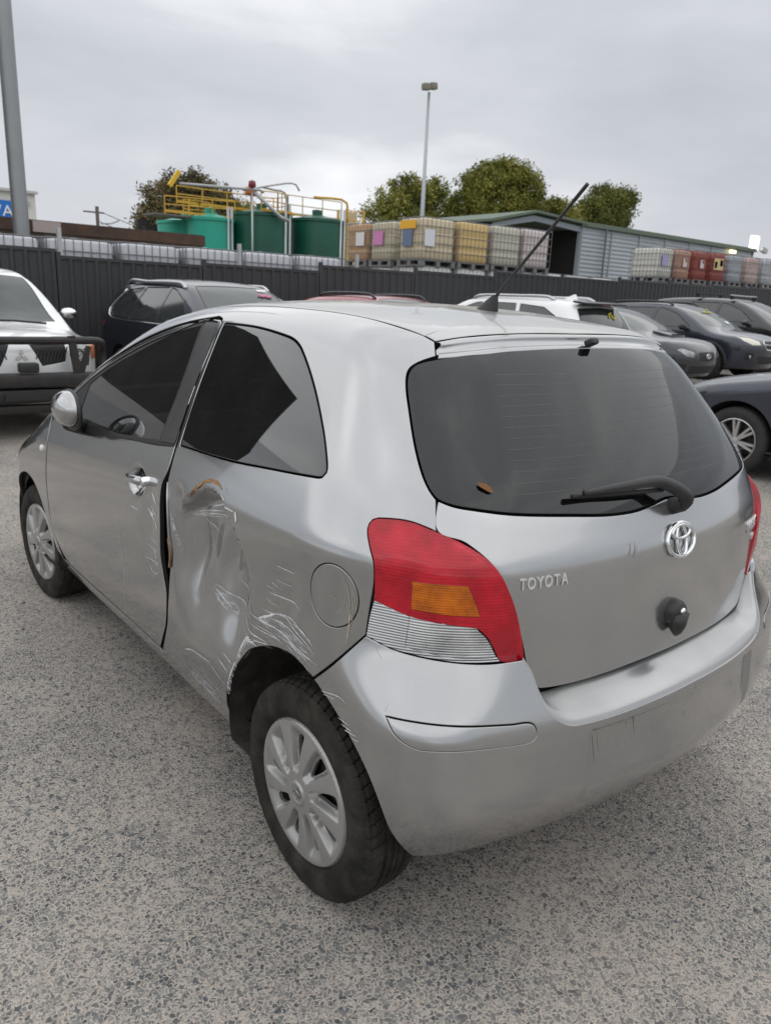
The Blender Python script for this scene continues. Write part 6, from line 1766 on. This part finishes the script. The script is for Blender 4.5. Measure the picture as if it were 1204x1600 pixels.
MB().box((-.06, 0, 5.83), (.3, 8.7, .12)).build('parapet', pmat('parapet_grey', (.50, .50, .48), .7), bl)
MB().box((-.04, -1.0, 4.98), (.06, 4.3, .75)).build('sign_board', pmat('sign_blue', (.010, .16, .55), .5), bl)
lt = letters('VA', .72, Matrix.Translation((-.09, -2.72, 4.86)) @ Matrix(((0, 0, -1, 0), (-1, 0, 0, 0), (0, 1, 0, 0), (0, 0, 0, 1))), pmat('sign_white', (.80, .80, .80), .6), 'sign_letters', bl, .03)
MB().box((-.1, -3.9, 5.3), (.12, .12, .2)).build('wall_lamp', M_PIPE, bl)
lp_ = MB().lathe([(.145, 0), (.135, 9.0)], 32); lpo = lp_.build('light_pole', pmat('galvanised_pole', (.30, .32, .33), .5, .5, noise=(1.5, .5, (.24, .25, .25))), None, True, (14.6, -2.225, 0)); tag(lpo, 'thick galvanised steel pole at the left edge', 'pole')
fl = empty('flood_light_pole', (35, -29.85, 0)); tag(fl, 'tall thin grey pole topped with twin floodlights', 'pole')
MB().tube([(0, 0, 0), (0, .02, 6), (0, 0, 13.2)], [.15, .13, .08], 12).build('pole', pmat('pole_pale', (.40, .43, .45), .5, .4), fl, True)
for s in (0, 1): MB().box((-.15, .35 - s * .5, 13.4 + s * .12), (.35, .48, .36), Matrix.Rotation(R(-8), 3, 'X'), .05).build('lamp_head', pmat('lamp_head_tan', (.20, .19, .15), .6), fl, 'auto')
pp = empty('power_pole', (70, -22.3, 0)); tag(pp, 'far wooden power pole with crossarm left of the tanks', 'pole')
MB().tube([(0, 0, 0), (0, 0, 8.4)], .16, 8).build('pole', pmat('pole_wood', (.10, .085, .07), .9), pp, True)
MB().box((0, .3, 7.9), (.12, 1.8, .12)).build('crossarm', MATS['pole_wood'], pp)
MB().tube([(0, -.3, 7.0), (0, -1.2, 7.1), (0, -1.9, 7.4)], .07, 6).build('lamp_arm', M_PIPE, pp, True)
for k, (dz, sp_) in enumerate(((7.95, -.4), (7.2, 0))):
    pts = [Vector((0, sp_ - t * 16, dz - 3.2 * t + 2.0 * (t * t - t))) for t in np.linspace(0, 1, 14)]
    MB().tube(pts, .03, 4).build('power_line', M_PLASTIC, pp, True)

# ------------------------------------------------------------------ shed at the right
M_SHED = pmat('shed_sheet', (.30, .34, .37), .5, .25, noise=(.35, .6, (.38, .42, .45)))
M_GTRIM = pmat('green_trim', (.10, .135, .095), .6)
sh = empty('long_shed', (30, -38.7, 0)); tag(sh, 'long pale blue grey metal shed with a dark open bay at its left end', 'shed')
bay_w = 3.1
for k in range(7):
    y0 = -k * bay_w
    # corrugated sheet: horizontal ribs
    V = []; F = []; zz = np.linspace(0, 6.55, 53)
    for i, z_ in enumerate(zz):
        dx = -.05 if i % 2 else 0
        V += [(dx, y0 - .06, z_), (dx, y0 - bay_w + .06, z_)]
    F = [(2 * i, 2 * i + 1, 2 * i + 3, 2 * i + 2) for i in range(len(zz) - 1)]
    mesh_obj('wall_sheet', V, F, M_SHED, sh, False)
    MB().box((-.03, y0, 3.3), (.10, .14, 6.6)).build('wall_post', pmat('shed_post', (.24, .27, .29), .5), sh)
MB().box((0, -10.9, 6.66), (.5, 22.4, .26)).build('eave_trim', M_GTRIM, sh)
MB().tube([(-.25, -2.2, 6.5), (-.25, -2.25, 0)], .07, 8).build('downpipe', pmat('downpipe_dark', (.09, .10, .11), .5), sh, True)
b = MB(); V = [(0, 8.0, 6.0), (0, 4.6, 6.72), (0, 0, 6.5), (0, 0, 6.18), (0, 4.4, 6.42), (0, 8.0, 5.75)]
V2 = [(a + .25, b_, c) for a, b_, c in V]
b.add(V + V2, [(0, 1, 4, 5), (1, 2, 3, 4), (6, 11, 10, 7), (7, 10, 9, 8), (0, 6, 7, 1), (1, 7, 8, 2), (5, 4, 10, 11), (4, 3, 9, 10)])
b.build('gable_beam', pmat('gable_beam_blue', (.22, .26, .29), .5), sh)
b = MB(); V = [(-.3, 8.3, 6.05), (-.3, 4.6, 6.85), (-.3, -.2, 6.62), (25, 8.3, 6.05), (25, 4.6, 6.85), (25, -.2, 6.62)]
V2 = [(x_, y_, z_ + .14) for x_, y_, z_ in V]
b.add(V + V2, [(0, 1, 4, 3), (1, 2, 5, 4), (6, 9, 10, 7), (7, 10, 11, 8), (0, 6, 7, 1), (1, 7, 8, 2), (0, 3, 9, 6), (2, 8, 11, 5)])
b.build('roof', M_GTRIM, sh)
MB().box((12, -10.9, 6.75), (24, 22.2, .12)).build('roof', M_GTRIM, sh)
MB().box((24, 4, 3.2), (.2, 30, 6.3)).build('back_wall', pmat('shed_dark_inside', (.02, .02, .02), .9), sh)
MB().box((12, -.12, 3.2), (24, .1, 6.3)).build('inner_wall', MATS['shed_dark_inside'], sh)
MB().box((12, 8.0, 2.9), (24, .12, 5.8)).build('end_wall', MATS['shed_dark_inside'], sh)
MB().box((.1, -.02, 3.2), (.25, .28, 6.4)).build('door_post', pmat('door_post_pale', (.34, .38, .41), .5), sh)
M_LIT = pmat('lit_lamp', (.9, .8, .5), .5, emit=(1, .82, .42), emit_s=2.5)
for (a_, b_, c_) in ((4.5, 2.9, 5.65), (7.5, 5.4, 5.2)):
    MB().lathe([(0, .16), (.34, .1), (.42, -.06), (0, -.1)], 14, 'z', Matrix.Translation((a_, b_, c_))).build('bay_lamp', M_LIT, sh, True)
MB().box((-.3, -18.2, 6.3), (.14, .8, .22)).build('wall_lamp', M_LIT, sh)
MB().box((10, 4, 5.9), (.3, 8, .25), Matrix.Rotation(R(4), 3, 'X')).build('rafter', pmat('rafter_wood', (.30, .21, .15), .8), sh)
MB().box((5, 4, 6.1), (.3, 8, .25), Matrix.Rotation(R(4), 3, 'X')).build('rafter', MATS['rafter_wood'], sh)
fd = empty('flood_light', (30, -60.6, 0)); tag(fd, 'bright white floodlight lit beside the end of the long shed', 'light')
MB().tube([(0, 0, 0), (0, 0, 6.6)], .1, 8).build('pole', M_PIPE, fd, True)
MB().box((0, 0, 7.2), (.25, 1.05, 1.1), None, .05).build('lit_panel', pmat('flood_lit', (1, 1, 1), .5, emit=(1, 1, .97), emit_s=3.5), fd)
MB().box((-.05, -1.6, 6.8), (.3, .9, .35), Matrix.Rotation(R(12), 3, 'X')).build('lamp_head', M_PIPE, fd)

# ------------------------------------------------------------------ trees
def leaf_mat(n, c1, c2):
    m = bpy.data.materials.new('foliage_' + n); m.use_nodes = True
    nt = m.node_tree; b = nt.nodes['Principled BSDF']
    co = N(nt, 'ShaderNodeTexCoord')
    n1 = N(nt, 'ShaderNodeTexNoise'); n1.inputs['Scale'].default_value = .42; n1.inputs['Detail'].default_value = 5; n1.inputs['Roughness'].default_value = .6
    nt.links.new(co.outputs['Object'], n1.inputs['Vector'])
    r = N(nt, 'ShaderNodeValToRGB'); r.color_ramp.elements[0].position = .35; r.color_ramp.elements[1].position = .65
    r.color_ramp.elements[0].color = (*c1, 1); r.color_ramp.elements[1].color = (*c2, 1)
    nt.links.new(n1.outputs['Fac'], r.inputs[0]); nt.links.new(r.outputs[0], b.inputs['Base Color'])
    b.inputs['Roughness'].default_value = .75; b.inputs['Specular IOR Level'].default_value = .2
    return m
M_BARK = pmat('eucalypt_bark', (.20, .17, .14), .9, noise=(1.5, .8, (.34, .30, .26)))
def tree(x, y, h, lobes, mat, label, seed, dens=1.0, ls=.34):
    rg_ = np.random.default_rng(seed)
    t = empty('gum_tree', (x, y, 0)); tag(t, label, 'tree', 'trees beyond the yard')
    tr = MB()
    tr.tube([(0, 0, 0), (.1, .15, h * .25), (0, .0, h * .5), (.1, .2, h * .8)], [.35, .28, .2, .08], 9)
    for (ly, lz, ry, rz) in lobes:
        z0 = h * rg_.uniform(.2, .45)
        tr.tube([(0, 0, z0), (rg_.uniform(-.4, .4), ly * .5, (z0 + lz) * .5 + .3), (rg_.uniform(-.4, .4), ly, lz)], [.16, .11, .04], 6)
    tr.build('trunk', M_BARK, t, True)
    V = []; F = []
    for (ly, lz, ry, rz) in lobes:
        # clumps on each lobe
        nc = int(46 * ry * rz * dens / 2) + 12
        for _ in range(nc):
            d = rg_.standard_normal(3); d /= np.linalg.norm(d)
            rr_ = rg_.uniform(.5, 1.08)
            c = np.array([d[0] * ry * .9, ly + d[1] * ry * rr_, lz + d[2] * rz * rr_])
            cr_ = rg_.uniform(.4, .9)
            for _ in range(int(56 * dens)):
                p = c + rg_.standard_normal(3) * cr_ * [.45, .45, .38]
                a = rg_.standard_normal(3); a /= np.linalg.norm(a); b_ = np.cross(a, rg_.standard_normal(3)); b_ /= np.linalg.norm(b_)
                s = ls * .72 * rg_.uniform(.55, 1.2); k = len(V)
                V += [p - a * s * .5, p + b_ * s * .22, p + a * s * .5, p - b_ * s * .22]; F.append((k, k + 1, k + 2, k + 3))
    mesh_obj('crown', V, F, mat, t, False)
    return t
LG = leaf_mat('olive', (.085, .105, .022), (.30, .285, .065)); LD = leaf_mat('dark', (.06, .085, .024), (.21, .215, .055)); LB = leaf_mat('bronze', (.065, .055, .026), (.20, .165, .08))
tree(55, -24, 9, [(-1.6, 8.6, 1.7, 1.1), (.2, 9.0, 1.7, 1.1), (1.8, 7.9, 1.5, 1.3), (2.8, 6.3, 1.1, 1.2), (-.8, 7.2, 1.8, 1.2), (.9, 6.8, 1.9, 1.4), (-2.6, 8.0, 1.1, .9), (2.4, 5.2, 1.0, 1.0)], LB, 'bronze brown tree behind the left tanks', 1, 1.0, .42)
tree(55, -28.8, 8, [(0, 7.6, 1.3, .8), (-1.0, 7.0, 1.1, .9), (1.1, 7.1, .9, .8)], LG, 'small green tree top peeping over the middle tanks', 2, 1.0, .40)
tree(55, -45.6, 12, [(3.4, 8.9, 1.5, .9), (2.2, 10.0, 1.4, 1.2), (.4, 11.6, 1.5, 1.0), (-1.2, 11.0, 1.3, 1.2), (-2.8, 11.4, 1.3, 1.1), (-3.4, 9.8, 1.3, 1.3), (-1.2, 9.2, 1.6, 1.0), (1.0, 9.0, 1.5, 1.0), (-4.6, 8.6, 1.2, 1.0)], LG, 'loose olive gum tree behind the floodlight pole', 3, .82, .46)
tree(55, -57.0, 15, [(3.2, 12.6, 1.8, 1.4), (4.6, 10.8, 1.6, 1.3), (1.8, 13.4, 1.7, 1.5), (-.2, 14.1, 1.7, 1.3), (-2.2, 14.0, 1.8, 1.4), (-4.0, 13.4, 1.7, 1.5), (-5.2, 11.8, 1.6, 1.4), (-3.2, 11.2, 2.0, 1.4), (0, 11.4, 2.3, 1.6), (2.8, 10.4, 1.9, 1.4), (5.6, 9.8, 1.2, 1.0), (-1.2, 10, 2.2, 1.3)], LG, 'tallest spreading green gum tree above the yellow containers', 4, 1.0, .46)
tree(55, -66.5, 12, [(1.0, 11.8, 1.4, 1.0), (-1.0, 11.5, 1.5, 1.0), (0, 10.6, 2.0, 1.0)], LG, 'small gum tree in the gap between the two larger ones', 5, 1.0, .46)
tree(55, -74.5, 14, [(2.2, 12.6, 1.5, 1.1), (.6, 13.8, 1.5, 1.2), (-1.4, 13.6, 1.4, 1.3), (-3.0, 14.0, 1.6, 1.2), (-3.4, 12.6, 1.4, 1.2), (-1.0, 11.8, 2.0, 1.3), (1.6, 11.4, 1.8, 1.1), (-3.0, 11.4, 1.2, 1.0)], LD, 'dark round gum tree above the long shed', 6, 1.0, .46)

# ------------------------------------------------------------------ dark workshop left of the picture, mirrored in the side windows
ws_ = empty('workshop', (14.2, 4.1, 0)); tag(ws_, 'dark workshop building outside the left edge, mirrored in the hatchback side windows', 'building')
b = MB(); V = [(0, -3.2, 0), (0, 3.4, 0), (0, 3.2, 4.9), (0, 2.3, 7.3), (0, -3.2, 7.7)]
b.add(V + [(7, y_, z_) for x_, y_, z_ in V], [(0, 4, 3, 2, 1), (5, 6, 7, 8, 9), (0, 1, 6, 5), (1, 2, 7, 6), (2, 3, 8, 7), (3, 4, 9, 8), (4, 0, 5, 9)])
b.build('wall', pmat('workshop_dark', (.020, .020, .021), .8), ws_)
MB().box((-.10, .05, 1.75), (.18, 6.3, 3.5)).build('lower_wall', pmat('workshop_pale_base', (.42, .42, .41), .85, noise=(.7, .4, (.34, .335, .32))), ws_)  # unseen pale base, added to lighten what the hatchback door mirrors
MB().box((-.21, -.4, 1.5), (.05, 2.6, 3.0)).build('roller_door', pmat('roller_door_grey', (.30, .31, .32), .6), ws_)
